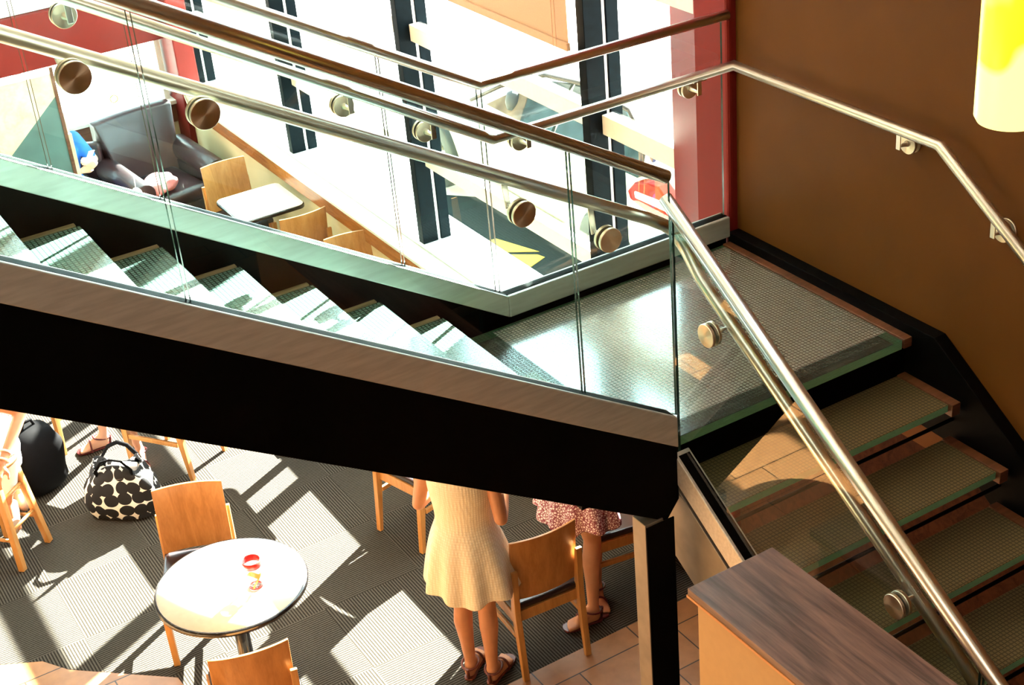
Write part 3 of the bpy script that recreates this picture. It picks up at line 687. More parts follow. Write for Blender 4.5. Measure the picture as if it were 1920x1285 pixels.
bm.faces.new([r[0] for r in rows]); bm.faces.new([r[-1] for r in rows][::-1]); bm.faces.new(rows[0]); bm.faces.new(rows[-1])
obj('backrest', bm, m_leather, arm, bevel=.02)
for sx in (-.3, .3):
    for sy in (-.3, .28):
        bm = bm_new(); tube(bm, [(sx, sy, 0), (sx, sy, .07)], [.018, .026], 12); obj('leg', bm, m_tedge, arm)
# pink bag on the armchair
bm = bm_new(); bmesh.ops.create_icosphere(bm, subdivisions=4, radius=1)
for v in bm.verts:
    d = 1+.10*math.sin(5*v.co.x+3*v.co.y)+.06*math.sin(9*v.co.y+4*v.co.z); v.co = V((v.co.x*.17*d, v.co.y*.11*d, max(v.co.z, -.75)*.09*d))
tag(obj('pink_bag', bm, m_pink, loc=(3.30, 11.74, .545), rot=(0, 0, .3), smooth=True), 'soft pink bag lying on the seat of the leather armchair', 'bag')

# ------------------------------------------------------------------ polka dot tote bag
tote = thing('tote_bag', 'black and white polka dot tote bag standing on the carpet', 'bag', (1.66, 8.12, 0), R(-32))
bm = bm_new(); rows = []; n = 40
prof = [(0.001, .16, .09), (.02, .22, .12), (.12, .235, .13), (.22, .22, .12), (.30, .18, .10), (.36, .15, .075)]
for z, a, b in prof:
    rows.append([bm.verts.new((math.copysign(abs(math.cos(q))**.7, math.cos(q))*a*(1+.05*math.sin(5*q+z*20)), math.copysign(abs(math.sin(q))**.7, math.sin(q))*b*(1+.10*math.sin(4*q+z*14)), z+(.03*math.sin(3*q) if z > .3 else 0))) for q in [2*math.pi*i/n for i in range(n)]])
for a, b in zip(rows[:-1], rows[1:]):
    for i in range(n): f = bm.faces.new((a[i], a[(i+1) % n], b[(i+1) % n], b[i])); f.smooth = True
bm.faces.new(rows[0][::-1])
o = obj('bag_body', bm, m_dots, tote); md = o.modifiers.new('solid', 'SOLIDIFY'); md.thickness = .006; md.offset = -1
bm = bm_new(); lathe(bm, [(0, .24), (.10, .25), (.17, .30)], 24, ey=.55); o = obj('lining', bm, m_bagin, tote)
bm = bm_new(); box(bm, -.10, .06, -.03, .02, .22, .36); obj('papers', bm, m_whitecloth, tote, bevel=.01, rot=(0, .2, .1))
for s in (-1, 1):
    bm = bm_new(); pts = [(-.10, s*.07, .30), (-.11, s*.085, .36), (-.06, s*.09, .43), (0, s*.10, .45), (.06, s*.09, .43), (.11, s*.085, .36), (.10, s*.07, .30)]
    tube(bm, pts, .014, 10, sx=.5); obj('strap', bm, m_blackcloth, tote)
# black backpack
bm = bm_new(); bmesh.ops.create_icosphere(bm, subdivisions=4, radius=1)
for v in bm.verts:
    c = v.co; f = lambda t, p: math.copysign(abs(t)**p, t)
    v.co = V((f(c.x, .6)*.17, f(c.y, .6)*.13, (f(c.z, .7)+1)*.24)) + V((.01*math.sin(c.z*8), 0, 0))
bp_ = thing('backpack', 'black backpack on the carpet between bar stool and polka dot bag', 'bag', (1.30, 8.70, 0), .3)
obj('bag_body', bm, m_blackcloth, bp_, smooth=True)
bm = bm_new(); tube(bm, [(-.05, 0, .46), (-.03, 0, .52), (.03, 0, .52), (.05, 0, .46)], .01, 8); obj('handle', bm, m_blackcloth, bp_)

# ------------------------------------------------------------------ bar stool
stool = thing('bar_stool', 'tall pale wooden bar stool with rungs under the seated person in white', 'stool', (.945, 8.13, 0), R(-48))
bm = bm_new(); lathe(bm, [(0, .67), (.17, .67), (.175, .69), (.16, .705), (0, .70)], 32); obj('seat', bm, m_leg, stool)
for a in range(4):
    q = R(45+90*a); c_, s_ = math.cos(q), math.sin(q)
    bm = bm_new(); tube(bm, [(c_*.207, s_*.207, 0), (c_*.13, s_*.13, .67)], .027, 4); obj('leg', bm, m_leg, stool, bevel=.003)
    q2 = R(135+90*a)
    for h in (.20+.06*(a % 2), .42+.05*(a % 2)):
        k = .207-(.207-.13)*h/.67
        bm = bm_new(); tube(bm, [(c_*k, s_*k, h), (math.cos(q2)*k, math.sin(q2)*k, h)], .011, 8); obj('rung', bm, m_leg, stool)

# ------------------------------------------------------------------ people
def caps(bm, a, ra, b, rb, seg=14):
    a, b = V(a), V(b); d = b-a; L = max(d.length, 1e-5); u, w = frame_of(d) if d.length > 1e-5 else (V((1, 0, 0)), V((0, 1, 0))); d = d.normalized() if d.length > 1e-5 else V((0, 0, 1))
    rings = []
    for i in range(5):
        q = math.pi/2*(1-i/4.0)
        if i == 0: rings.append([bm.verts.new(a-d*ra)])
        else: rings.append([bm.verts.new(a-d*ra*math.sin(q)+(u*math.cos(t)+w*math.sin(t))*ra*math.cos(q)) for t in [2*math.pi*j/seg for j in range(seg)]])
    for i in range(5):
        q = math.pi/2*i/4.0
        if i == 4: rings.append([bm.verts.new(b+d*rb)])
        else: rings.append([bm.verts.new(b+d*rb*math.sin(q)+(u*math.cos(t)+w*math.sin(t))*rb*math.cos(q)) for t in [2*math.pi*j/seg for j in range(seg)]])
    for A, B in zip(rings[:-1], rings[1:]):
        for j in range(seg):
            k = (j+1) % seg
            if len(A) == 1: bm.faces.new((A[0], B[k], B[j]))
            elif len(B) == 1: bm.faces.new((A[j], A[k], B[0]))
            else: bm.faces.new((A[j], A[k], B[k], B[j]))
def remesh_obj(name, bm, m, parent, vox=.009, sm=4):
    me = bpy.data.meshes.new(name+'_raw'); bm.to_mesh(me); bm.free()
    t = bpy.data.objects.new(name+'_raw', me); COL.objects.link(t)
    a = t.modifiers.new('r', 'REMESH'); a.mode = 'VOXEL'; a.voxel_size = vox; a.use_smooth_shade = True
    b = t.modifiers.new('s', 'SMOOTH'); b.iterations = sm; b.factor = .5
    dg = bpy.context.evaluated_depsgraph_get(); me2 = bpy.data.meshes.new_from_object(t.evaluated_get(dg))
    bpy.data.objects.remove(t); bpy.data.meshes.remove(me)
    me2.name = name; me2.materials.clear(); me2.materials.append(m)
    for p in me2.polygons: p.use_smooth = True
    o = bpy.data.objects.new(name, me2); COL.objects.link(o); o.parent = parent; return o
def hand(bm, w, d, n, s=1, curl=.5):
    """w wrist, d direction of the fingers, n palm normal, s thumb side"""
    w, d, n = V(w), V(d).normalized(), V(n).normalized(); n = (n-d*n.dot(d)).normalized(); sd_ = d.cross(n)*s
    for k in (-.027, -.009, .009, .027): caps(bm, w+sd_*k*.7+d*.01, .013, w+d*.085+sd_*k, .0115)
    for k, L in ((.028, .070), (.0095, .080), (-.0095, .075), (-.028, .058)):
        p = w+d*.088+sd_*k; a = curl*.6
        d1 = (d*math.cos(a)+n*math.sin(a)); q = p+d1*L*.42; a = curl*1.3; d2 = (d*math.cos(a)+n*math.sin(a)); r = q+d2*L*.33; a = curl*1.8; d3 = d*math.cos(a)+n*math.sin(a)
        caps(bm, p, .0092, q, .0086); caps(bm, q, .0085, r, .0078); caps(bm, r, .0077, r+d3*L*.25, .0068)
    p = w+d*.025+sd_*.028; q = p+(d*.6+sd_*.7+n*.4).normalized()*.035; r = q+(d*.9+sd_*.25+n*.4).normalized()*.03
    caps(bm, p, .013, q, .011); caps(bm, q, .010, r, .008)
def foot(bm, an, heel, toe):
    an, heel, toe = V(an), V(heel), V(toe); d = (toe-heel); L = d.length; d = d.normalized(); s = d.cross(V((0, 0, 1))).normalized()
    z = V((0, 0, 1)); b = heel+d*.03
    caps(bm, an, .034, b+z*.005, .030); caps(bm, an+d*.01, .034, heel+d*L*.62+z*.006, .026)
    for k in (-.022, 0, .022): caps(bm, b-z*.002, .024, heel+d*L*.70+s*k-z*.004, .018)
    for i, (k, l) in enumerate(((-.034, .05), (-.016, .052), (0, .047), (.015, .04), (.029, .033))):
        caps(bm, heel+d*L*.70+s*k-z*.006, .0125, heel+d*(L*.70+l)+s*k*1.1-z*.010, .0105 if i else .0125)
def head(bm, c, f):
    c, f = V(c), V(f).normalized(); u = V((0, 0, 1)); s = f.cross(u).normalized()
    caps(bm, c+u*.03-f*.015, .082, c+u*.02+f*.01, .078); caps(bm, c+f*.02, .07, c-u*.065+f*.045, .042)
    caps(bm, c+f*.085+u*.01, .009, c+f*.102-u*.02, .013); caps(bm, c+f*.078-u*.05-s*.016, .008, c+f*.078-u*.05+s*.016, .008)
    for k in (-1, 1):
        caps(bm, c+s*k*.080+u*.012, .014, c+s*k*.081-u*.018, .011); caps(bm, c+f*.080+s*k*.030+u*.022, .011, c+f*.080+s*k*.024+u*.022, .011)
def limb(bm, pts):
    for (a, ra), (b, rb) in zip(pts[:-1], pts[1:]): caps(bm, a, ra, b, rb)
def lerp(a, b, t): return V(a).lerp(V(b), t)
def leg(bm, hip, knee, ankle, k=1.0):
    limb(bm, [(hip, .085*k), (lerp(hip, knee, .5), .070*k), (knee, .050*k)])
    fw = (V(knee)-lerp(hip, ankle, .5)); fw = fw-(V(ankle)-V(knee)).normalized()*fw.dot((V(ankle)-V(knee)).normalized())
    back = (-fw.normalized() if fw.length > .01 else V((0, 0, 0)))*.012
    limb(bm, [(knee, .050*k), (lerp(knee, ankle, .28)+back, .053*k), (lerp(knee, ankle, .6)+back*.5, .040*k), (ankle, .030*k)])
def arm_(bm, sh, el, wr, k=1.0):
    limb(bm, [(sh, .045*k), (lerp(sh, el, .5), .040*k), (el, .034*k), (lerp(el, wr, .3), .034*k), (wr, .023*k)])
def torso(bm, pel, ch, nk, side, k=1.0):
    pel, ch, nk, side = V(pel), V(ch), V(nk), V(side)
    caps(bm, pel-side*.075*k, .095*k, pel+side*.075*k, .095*k); mid = pel.lerp(ch, .45)
    caps(bm, mid-side*.045*k, .085*k, mid+side*.045*k, .085*k)
    for s in (-1, 1): caps(bm, pel+side*s*.06*k, .09*k, mid+side*s*.045*k, .08*k); caps(bm, mid+side*s*.045*k, .08*k, ch+side*s*.07*k, .095*k)
    caps(bm, ch-side*.07*k, .095*k, ch+side*.07*k, .095*k); caps(bm, ch+(nk-ch)*.4-side*.10*k, .055*k, ch+(nk-ch)*.4+side*.10*k, .055*k)
    caps(bm, ch, .07*k, nk, .045*k); 
def hairdo(bm, c, f, longh=.22):
    c, f = V(c), V(f).normalized(); u = V((0, 0, 1)); s = f.cross(u).normalized()
    caps(bm, c+u*.045-f*.03, .088, c+u*.02-f*.045, .085)
    for k in (-.05, 0, .05): caps(bm, c+s*k-f*.055, .055, c+s*k*1.1-f*.08-u*longh, .04)
def skirt(name, par, m, c, prof, facing, waves=9, amp=.03, ey=.8, seg=96):
    """lathed cloth: prof list of (radius, z, wave weight)"""
    bm = bm_new(); rows = []; fa = math.atan2(facing[1], facing[0])
    for r, z, wv, (sx, sy) in prof:
        row = []
        for j in range(seg):
            q = 2*math.pi*j/seg; rr = r*(1+wv*amp/.03*.06*math.sin(waves*q+1.1*math.sin(2*q)))
            lx, ly = rr*ey*math.cos(q), rr*math.sin(q)
            zz = z+(.012*wv*math.cos(waves*q*.5+.6))
            row.append(bm.verts.new((c[0]+sx+lx*math.cos(fa)-ly*math.sin(fa), c[1]+sy+lx*math.sin(fa)+ly*math.cos(fa), zz)))
        rows.append(row)
    for a, b in zip(rows[:-1], rows[1:]):
        for j in range(seg): f = bm.faces.new((a[j], a[(j+1) % seg], b[(j+1) % seg], b[j])); f.smooth = True
    o = obj(name, bm, m, par); md = o.modifiers.new('solid', 'SOLIDIFY'); md.thickness = .004; md.offset = 1
    md = o.modifiers.new('sub', 'SUBSURF'); md.levels = 1; md.render_levels = 1
    return o
def sandal(par, heel, toe, m, strap=True):
    heel, toe = V(heel), V(toe); d = (toe-heel).normalized(); L = (toe-heel).length; s = d.cross(V((0, 0, 1)))
    P = [(-.008, .018), (.01, .030), (.08, .030), (.15, .042), (.20, .044), (.245, .034), (.258, .01)]
    k = L/.235; pts = [heel+d*a*k-s*w for a, w in P]+[heel+d*a*k+s*w for a, w in P[::-1]]
    bm = bm_new(); prism(bm, [(p.x, p.y) for p in pts], 'z', heel.z-.030, heel.z-.018)
    so_ = obj('sandal', bm, m, par, bevel=.003)
    def hoop(c, nrm, r1, r2, z0):
        bm = bm_new(); pts = []
        for i in range(17):
            q = math.pi*(-.12+1.24*i/16); pts.append(c+s*r1*math.cos(q)+V((0, 0, 1))*(r2*math.sin(q)))
        tube(bm, pts, .006, 8); obj('strap', bm, m, so_)
    if strap:
        c = heel+d*.145*k; hoop(V((c.x, c.y, heel.z-.012)), d, .040, .052, 0)
        # ankle strap
        a = heel+d*.045; bm = bm_new()
        pts = [V((a.x, a.y, heel.z+.052))+d*math.cos(q)*.052+s*math.sin(q)*.044+V((0, 0, .01*math.cos(q))) for q in [2*math.pi*i/20 for i in range(21)]]
        tube(bm, pts, .006, 8); obj('strap', bm, m, so_)
        bm = bm_new(); tube(bm, [heel-d*.004+V((0, 0, -.015)), heel-d*.012+V((0, 0, .05))], .009, 8); obj('strap', bm, m, so_)

# --- woman in the cream dress, back to the camera
def rel(par): 
    return Matrix.Translation(-par.location)
def person(label, loc):
    return thing('person', label, 'person', loc)
def addbody(p, bm, m, vox=.009, sm=4, name='body'):
    bmesh.ops.transform(bm, matrix=rel(p), verts=bm.verts); return remesh_obj(name, bm, m, p, vox, sm)
def fixchildren(p):
    for c in children(p):
        if c.name.split('.')[0] not in ('body', 'hair', 'hairbun', 'blouse', 'trousers', 'shirt', 'jeans', 'top'):
            c.location = c.location - p.location
    return p
P1 = person('woman in a cream quilted dress standing with her back to the camera', (2.70, 5.47, 0))
f1 = V((.80, .60, 0)).normalized(); s1 = f1.cross(V((0, 0, 1)))   # right side
c1 = V((2.70, 5.50, 0))
bm = bm_new()
hipL, hipR = c1+V((-.05, .06, .86)), c1+V((.05, -.06, .86))
hipL = c1-s1*.085+V((0, 0, .84)); hipR = c1+s1*.085+V((0, 0, .84))
anL, anR = V((2.640, 5.500, .085)), V((2.708, 5.392, .085))
knL, knR = V((2.655, 5.535, .46)), V((2.735, 5.432, .46))
leg(bm, hipL, knL, anL, .95); leg(bm, hipR, knR, anR, .95)
foot(bm, anL, V((2.607, 5.474, .034)), V((2.775, 5.63, .034))); foot(bm, anR, V((2.68, 5.374, .034)), V((2.867, 5.49, .034)))
ch = c1+V((0, 0, 1.22)); nk = c1+V((0, 0, 1.40))+f1*.01
torso(bm, c1+V((0, 0, .90)), ch, nk, s1, .92)
shL, shR = c1-s1*.17+V((0, 0, 1.32)), c1+s1*.17+V((0, 0, 1.32))
elL, elR = c1-s1*.225-f1*.03+V((0, 0, 1.055)), c1+s1*.215-f1*.03+V((0, 0, 1.045))
wrL, wrR = c1-s1*.15+f1*.19+V((0, 0, 1.10)), c1+s1*.15+f1*.19+V((0, 0, 1.10))
arm_(bm, shL, elL, wrL); arm_(bm, shR, elR, wrR)
hand(bm, wrL, f1+s1*.3, V((0, 0, -1)), 1); hand(bm, wrR, f1-s1*.3, V((0, 0, -1)), -1)
head(bm, c1+V((0, 0, 1.53))+f1*.03, (f1-V((0, 0, .3))))
addbody(P1, bm, m_skin, .0075, 3)
bm = bm_new(); hairdo(bm, c1+V((0, 0, 1.53))+f1*.03, f1); addbody(P1, bm, m_hair, .012, 3, 'hair')
skirt('dress', P1, m_quilt, c1, [(.245, .585, 1.3, (0, 0)), (.240, .62, 1.1, (0, 0)), (.228, .70, .9, (0, 0)), (.21, .79, .6, (0, 0)), (.188, .88, .35, (0, 0)), (.160, .95, .15, (0, 0)), (.146, .985, 0, (0, 0)), (.142, 1.02, 0, (0, 0)), (.150, 1.10, 0, (0, 0)), (.168, 1.20, 0, (0, 0)), (.165, 1.28, 0, (0, 0)), (.13, 1.35, 0, (0, 0))], f1, ey=.80)
for h, t in (((2.607, 5.474, .034), (2.775, 5.63, .034)), ((2.68, 5.374, .034), (2.867, 5.49, .034))): sandal(P1, h, t, m_strap)
fixchildren(P1)
# --- woman in the patterned dress
P2 = person('woman in a short maroon and white patterned dress and flip-flops beside the steel post', (3.45, 5.62, 0))
f2 = V((-.9, -.1, 0)).normalized(); s2 = f2.cross(V((0, 0, 1))); c2 = V((3.46, 5.66, 0))
bm = bm_new()
leg(bm, c2+V((-.02, -.05, .82)), V((3.475, 5.56, .46)), V((3.395, 5.47, .085)), .98); leg(bm, c2+V((.05, .08, .82)), V((3.53, 5.62, .46)), V((3.525, 5.63, .085)), .98)
foot(bm, V((3.395, 5.47, .085)), V((3.43, 5.46, .034)), V((3.235, 5.50, .034))); foot(bm, V((3.525, 5.63, .085)), V((3.54, 5.66, .034)), V((3.45, 5.47, .034)))
torso(bm, c2+V((0, 0, .88)), c2+V((0, 0, 1.20)), c2+V((0, 0, 1.38)), s2, .95)
for s in (-1, 1):
    el = c2+s2*s*.22+V((0, 0, 1.06)); wr = c2+s2*s*.16+f2*.2+V((0, 0, 1.12)); arm_(bm, c2+s2*s*.17+V((0, 0, 1.30)), el, wr); hand(bm, wr, f2, V((0, 0, -1)), s)
head(bm, c2+V((0, 0, 1.51))+f2*.03, f2); addbody(P2, bm, m_skin, .0085, 3)
bm = bm_new(); hairdo(bm, c2+V((0, 0, 1.51))+f2*.03, f2); addbody(P2, bm, m_hair, .012, 3, 'hair')
skirt('dress', P2, m_floral, c2, [(.255, .60, 1.6, (0, 0)), (.245, .65, 1.4, (0, 0)), (.220, .74, .9, (0, 0)), (.185, .86, .4, (0, 0)), (.150, .98, .1, (0, 0)), (.155, 1.1, 0, (0, 0)), (.172, 1.2, 0, (0, 0)), (.165, 1.28, 0, (0, 0)), (.13, 1.34, 0, (0, 0))], f2, waves=11)
for h, t in (((3.43, 5.46, .034), (3.235, 5.50, .034)), ((3.54, 5.66, .034), (3.45, 5.47, .034))): sandal(P2, h, t, m_redshoe, True)
fixchildren(P2)
# --- seated person with dark red shoes
P4 = person('seated person of whom only the dark red strappy shoes show, above the polka dot bag', (2.05, 8.62, 0))
c4 = V((2.13, 8.55, 0)); f4 = V((-.62, .35, 0)).normalized(); s4 = f4.cross(V((0, 0, 1)))
bm = bm_new()
torso(bm, c4+V((0, 0, .55)), c4+V((0, 0, .88)), c4+V((0, 0, 1.06)), s4, .9)
an = [V((1.79, 8.93, .09)), V((1.93, 8.60, .09))]; kn = [V((1.80, 8.86, .50)), V((1.85, 8.66, .50))]
leg(bm, c4-s4*.09+V((0, 0, .54)), kn[0], an[0], .9); leg(bm, c4+s4*.09+V((0, 0, .54)), kn[1], an[1], .9)
ft = [((1.82, 8.94, .034), (1.62, 8.97, .034)), ((1.94, 8.65, .034), (1.88, 8.42, .034))]
for a, (h, t) in zip(an, ft): foot(bm, a, V(h), V(t))
for s in (-1, 1):
    el = c4+s4*s*.2+f4*.08+V((0, 0, .78)); wr = c4+s4*s*.1+f4*.28+V((0, 0, .72)); arm_(bm, c4+s4*s*.16+V((0, 0, .98)), el, wr); hand(bm, wr, f4, V((0, 0, -1)), s)
head(bm, c4+V((0, 0, 1.20)), f4); addbody(P4, bm, m_skin2, .010, 3)
bm = bm_new(); hairdo(bm, c4+V((0, 0, 1.20)), f4); addbody(P4, bm, m_hair, .013, 3, 'hair')
bm = bm_new(); torso(bm, c4+V((0, 0, .56)), c4+V((0, 0, .89)), c4+V((0, 0, 1.0)), s4, .98)
for k_, sg in ((0, -1), (1, 1)): caps(bm, c4+s4*sg*.09+V((0, 0, .55)), .10, kn[k_]+V((.06, 0, .02)), .07)
addbody(P4, bm, m_navy, .012, 3, 'blouse')
for h, t in ft: sandal(P4, h, t, m_redshoe)
fixchildren(P4)
# --- person in white on the bar stool (left edge)
P3 = person('person in white on the bar stool at the left edge, white bracelets on the wrist', (.9, 8.2, 0))
c3 = V((.83, 8.10, 0)); f3 = V((.55, .15, 0)).normalized(); s3 = f3.cross(V((0, 0, 1)))
bm = bm_new()
torso(bm, c3+V((0, 0, .80)), c3+V((0, 0, 1.13)), c3+V((0, 0, 1.3)), s3, .9)
anR3 = V((.99, 8.17, .31))
leg(bm, c3-s3*.09+V((0, 0, .78)), V((1.10, 8.32, .76)), V((1.10, 8.36, .33)), .9); leg(bm, c3+s3*.09+V((0, 0, .78)), V((1.07, 8.12, .75)), anR3, .9)
foot(bm, anR3, V((1.02, 8.25, .26)), V((.96, 8.03, .22))); foot(bm, V((1.10, 8.36, .33)), V((1.10, 8.42, .29)), V((1.08, 8.22, .25)))
shR3 = c3+s3*.17+V((0, 0, 1.24)); 
arm_(bm, c3-s3*.17+V((0, 0, 1.24)), c3-s3*.22+f3*.1+V((0, 0, 1.0)), c3-s3*.1+f3*.3+V((0, 0, .95))); hand(bm, c3-s3*.1+f3*.3+V((0, 0, .95)), f3, V((0, 0, -1)), -1)
elR3 = V((1.17, 7.89, 1.05)); wrR3 = V((.96, 7.69, .88))
arm_(bm, shR3, elR3, wrR3, 1.05); hand(bm, wrR3, (wrR3-elR3), V((0, 0, -1)), 1, .8)
head(bm, c3+V((0, 0, 1.44)), f3); addbody(P3, bm, m_skin, .0085, 3)
bm = bm_new(); hairdo(bm, c3+V((0, 0, 1.44)), f3); addbody(P3, bm, m_hair, .013, 3, 'hair')
bm = bm_new(); torso(bm, c3+V((0, 0, .80)), c3+V((0, 0, 1.13)), c3+V((0, 0, 1.25)), s3, 1.0)
limb(bm, [(c3-s3*.09+V((0, 0, .78)), .105), (V((1.10, 8.32, .75)), .078), (V((1.10, 8.34, .50)), .066)]); limb(bm, [(c3+s3*.09+V((0, 0, .78)), .105), (V((1.07, 8.12, .74)), .080), (V((1.01, 8.15, .46)), .066)])
addbody(P3, bm, m_whitecloth, .011, 3, 'trousers')
for t_, mm in ((.78, m_whitecloth), (.93, m_phone)):
    p = elR3.lerp(wrR3, t_); u, w_ = frame_of(wrR3-elR3); bm = bm_new()
    tube(bm, [p+u*.032*math.cos(q)+w_*.032*math.sin(q) for q in [2*math.pi*i/24 for i in range(25)]], .006, 8); obj('bracelet', bm, mm, P3)
for h, t in (((1.02, 8.25, .26), (.96, 8.03, .22)), ((1.10, 8.42, .29), (1.08, 8.22, .25))):
    h, t = V(h), V(t); bm = bm_new(); d = (t-h).normalized()
    caps(bm, h+V((0, 0, -.008)), .040, h+d*.12+V((0, 0, -.012)), .044); caps(bm, h+d*.12+V((0, 0, -.012)), .044, h+d*.20+V((0, 0, -.014)), .036)
    addbody(P3, bm, m_beige, .008, 2, 'shoe'); 
for c in children(P3):
    if c.name.startswith('bracelet'): c.location = c.location-P3.location
# --- person in blue with a phone
P5 = person('person in blue holding a white phone, half hidden behind the partition post', (2.62, 11.95, 0))
c5 = V((2.66, 12.12, 0)); f5 = V((.35, -.6, 0)).normalized(); s5 = f5.cross(V((0, 0, 1)))
bm = bm_new(); torso(bm, c5+V((0, 0, .55)), c5+V((0, 0, .85)), c5+V((0, 0, 1.0)), s5, .95)
k5 = [c5-s5*.1+f5*.42+V((0, 0, .52)), c5+s5*.1+f5*.42+V((0, 0, .52))]
for k_, sg in ((0, -1), (1, 1)):
    a = k5[k_]+f5*.02+V((0, 0, -.43)); leg(bm, c5+s5*sg*.09+V((0, 0, .55)), k5[k_], a, .95); foot(bm, a, V((a.x, a.y, .034))-f5*.04, V((a.x, a.y, .034))+f5*.19)
wr5 = [V((2.80, 11.86, .84)), V((2.72, 11.78, .83))]
arm_(bm, c5-s5*.17+V((0, 0, .98)), V((2.90, 12.05, .80)), wr5[0]); hand(bm, wr5[0], V((-.1, -.35, .25)), V((-.9, 0, .1)), 1, .7)
arm_(bm, c5+s5*.17+V((0, 0, .98)), V((2.50, 11.98, .78)), wr5[1]); hand(bm, wr5[1], V((.5, -.1, .2)), V((0, .8, .1)), -1, .7)
head(bm, c5+V((0, 0, 1.16))+f5*.05, f5-V((0, 0, .5))); addbody(P5, bm, m_skin2, .0085, 3)
bm = bm_new(); hairdo(bm, c5+V((0, 0, 1.16))+f5*.05, f5); addbody(P5, bm, m_hair, .013, 3, 'hair')
bm = bm_new(); torso(bm, c5+V((0, 0, .58)), c5+V((0, 0, .86)), c5+V((0, 0, .96)), s5, 1.08)
limb(bm, [(c5-s5*.17+V((0, 0, .97)), .06), (V((2.87, 12.06, .84)), .05)]); limb(bm, [(c5+s5*.17+V((0, 0, .97)), .06), (V((2.52, 12.0, .82)), .05)])
addbody(P5, bm, m_bluecloth, .011, 3, 'shirt')
bm = bm_new()
for k_, sg in ((0, -1), (1, 1)): limb(bm, [(c5+s5*sg*.09+V((0, 0, .55)), .10), (k5[k_], .07), (k5[k_]+f5*.02+V((0, 0, -.38)), .05)])
addbody(P5, bm, m_navy, .011, 3, 'jeans')
bm = bm_new(); box(bm, -.035, .035, -.004, .004, -.07, .07)
ph = tag(obj('phone', bm, m_phone, None, bevel=.003, loc=(2.795, 11.775, .925), rot=(.5, .2, .6)), 'white phone held in the hand of the person in blue', 'phone')
ch5 = thing('lounge_chair', 'low seat under the person in blue behind the partition', 'chair', (2.66, 12.15, 0), R(-30))
blob('seat', (-.26, .26, -.25, .25, .30, .45), m_leather, ch5, .04); blob('backrest', (-.26, .26, .25, .34, .30, .85), m_leather, ch5, .03)
for sx in (-.22, .22):
    for sy in (-.2, .28):
        bm = bm_new(); tube(bm, [(sx, sy, 0), (sx, sy, .31)], .016, 10); obj('leg', bm, m_tedge, ch5)

bm = bm_new(); tube(bm, [(.033*math.cos(q), 0, .033*math.sin(q)) for q in [2*math.pi*i/28 for i in range(29)]], .006, 8, cap=False)
tag(obj('window_decal', bm, mat('yellow_green_film', (.25, .30, .02), .5, var=.05), loc=(3.41, 12.955, .946)), 'small yellow-green ring decal on the end window above the armchair', 'decal')
# ------------------------------------------------------------------ partition near the end wall
pt = thing('partition', 'pale wood and teal glass partition with dark edge post at the far left', 'partition', (2.58, 11.4, 0))
bm = bm_new(); prism(bm, [(-.02, 1.80), (-2.3, 1.80), (-2.3, 0), (-1.9, 0), (-.02, 1.62)], 'y', -.01, .01)
obj('wood_panel', bm, m_panelwood, pt)
bm = bm_new(); prism(bm, [(-.02, 1.62), (-1.9, 0), (-.02, 0)], 'y', -.008, .008); obj('glass_panel', bm, m_teal, pt)
bm = bm_new(); box(bm, -.02, .006, -.015, .015, 0, 1.85); obj('post', bm, m_redwood, pt, label='thin dark post')
bm = bm_new(); box(bm, .006, .035, -.012, .03, 0, 1.3); obj('edge_strip', bm, m_panelwood, pt)

# ------------------------------------------------------------------ roller shade
sh = thing('roller_shade', 'peach roller shade half lowered in the second window bay', 'roller shade', (4.06, 7.4, 2.84))
bm = bm_new(); box(bm, -.001, .001, -1.0, .94, .0, .55); 
obj('shade_fabric', bm, m_shade, sh, loc=(0, 0, 0))
bm = bm_new(); box(bm, -.012, .012, -1.0, .94, -.01, .035); obj('bottom_bar', bm, m_shade, sh, bevel=.004)
bm = bm_new(); tube(bm, [(0, -1.0, .58), (0, .94, .58)], .035, 20); obj('roller', bm, m_shade, sh)
bm = bm_new()
for dy in (-.93, -.90): tube(bm, [(-.03, dy, .56), (-.03, dy, -.02)], .0025, 6)
obj('cord', bm, m_shade, sh)

# ------------------------------------------------------------------ pendant lamp
pl = thing('pendant_lamp', 'glowing yellow glass pendant lamp hanging at the top right corner', 'lamp', (2.90, 2.50, 4.045))
m_pend = mat('lit_yellow_glass', (.9, .75, .1), .3, var=.05, nscale=3, emit=(1, .80, .05, 1.3))
nt = m_pend.node_tree; w1 = N(nt, 'ShaderNodeTexNoise'); w1.inputs['Scale'].default_value = 3.2; tcn = N(nt, 'ShaderNodeTexCoord'); nt.links.new(tcn.outputs['Object'], w1.inputs['Vector'])
rr_ = N(nt, 'ShaderNodeValToRGB'); rr_.color_ramp.elements[0].color = (1, .78, .0, 1); rr_.color_ramp.elements[1].color = (1, .98, .45, 1); rr_.color_ramp.elements[0].position = .47; rr_.color_ramp.elements[1].position = .53
nt.links.new(w1.outputs[0], rr_.inputs[0]); nt.links.new(rr_.outputs[0], nt.nodes['Principled BSDF'].inputs['Emission Color'])
bm = bm_new(); lathe(bm, [(0, -.165), (.055, -.163), (.082, -.155), (.090, -.14), (.090, .24), (.085, .26), (.03, .27), (0, .27)], 48); obj('lamp_shade', bm, m_pend, pl)
bm = bm_new(); tube(bm, [(0, 0, .27), (0, 0, 3.45)], .004, 8); obj('cord', bm, m_black, pl)
bm = bm_new(); lathe(bm, [(0, .30), (.025, .30), (.03, .265), (0, .265)], 20); obj('cap', bm, m_tube, pl)

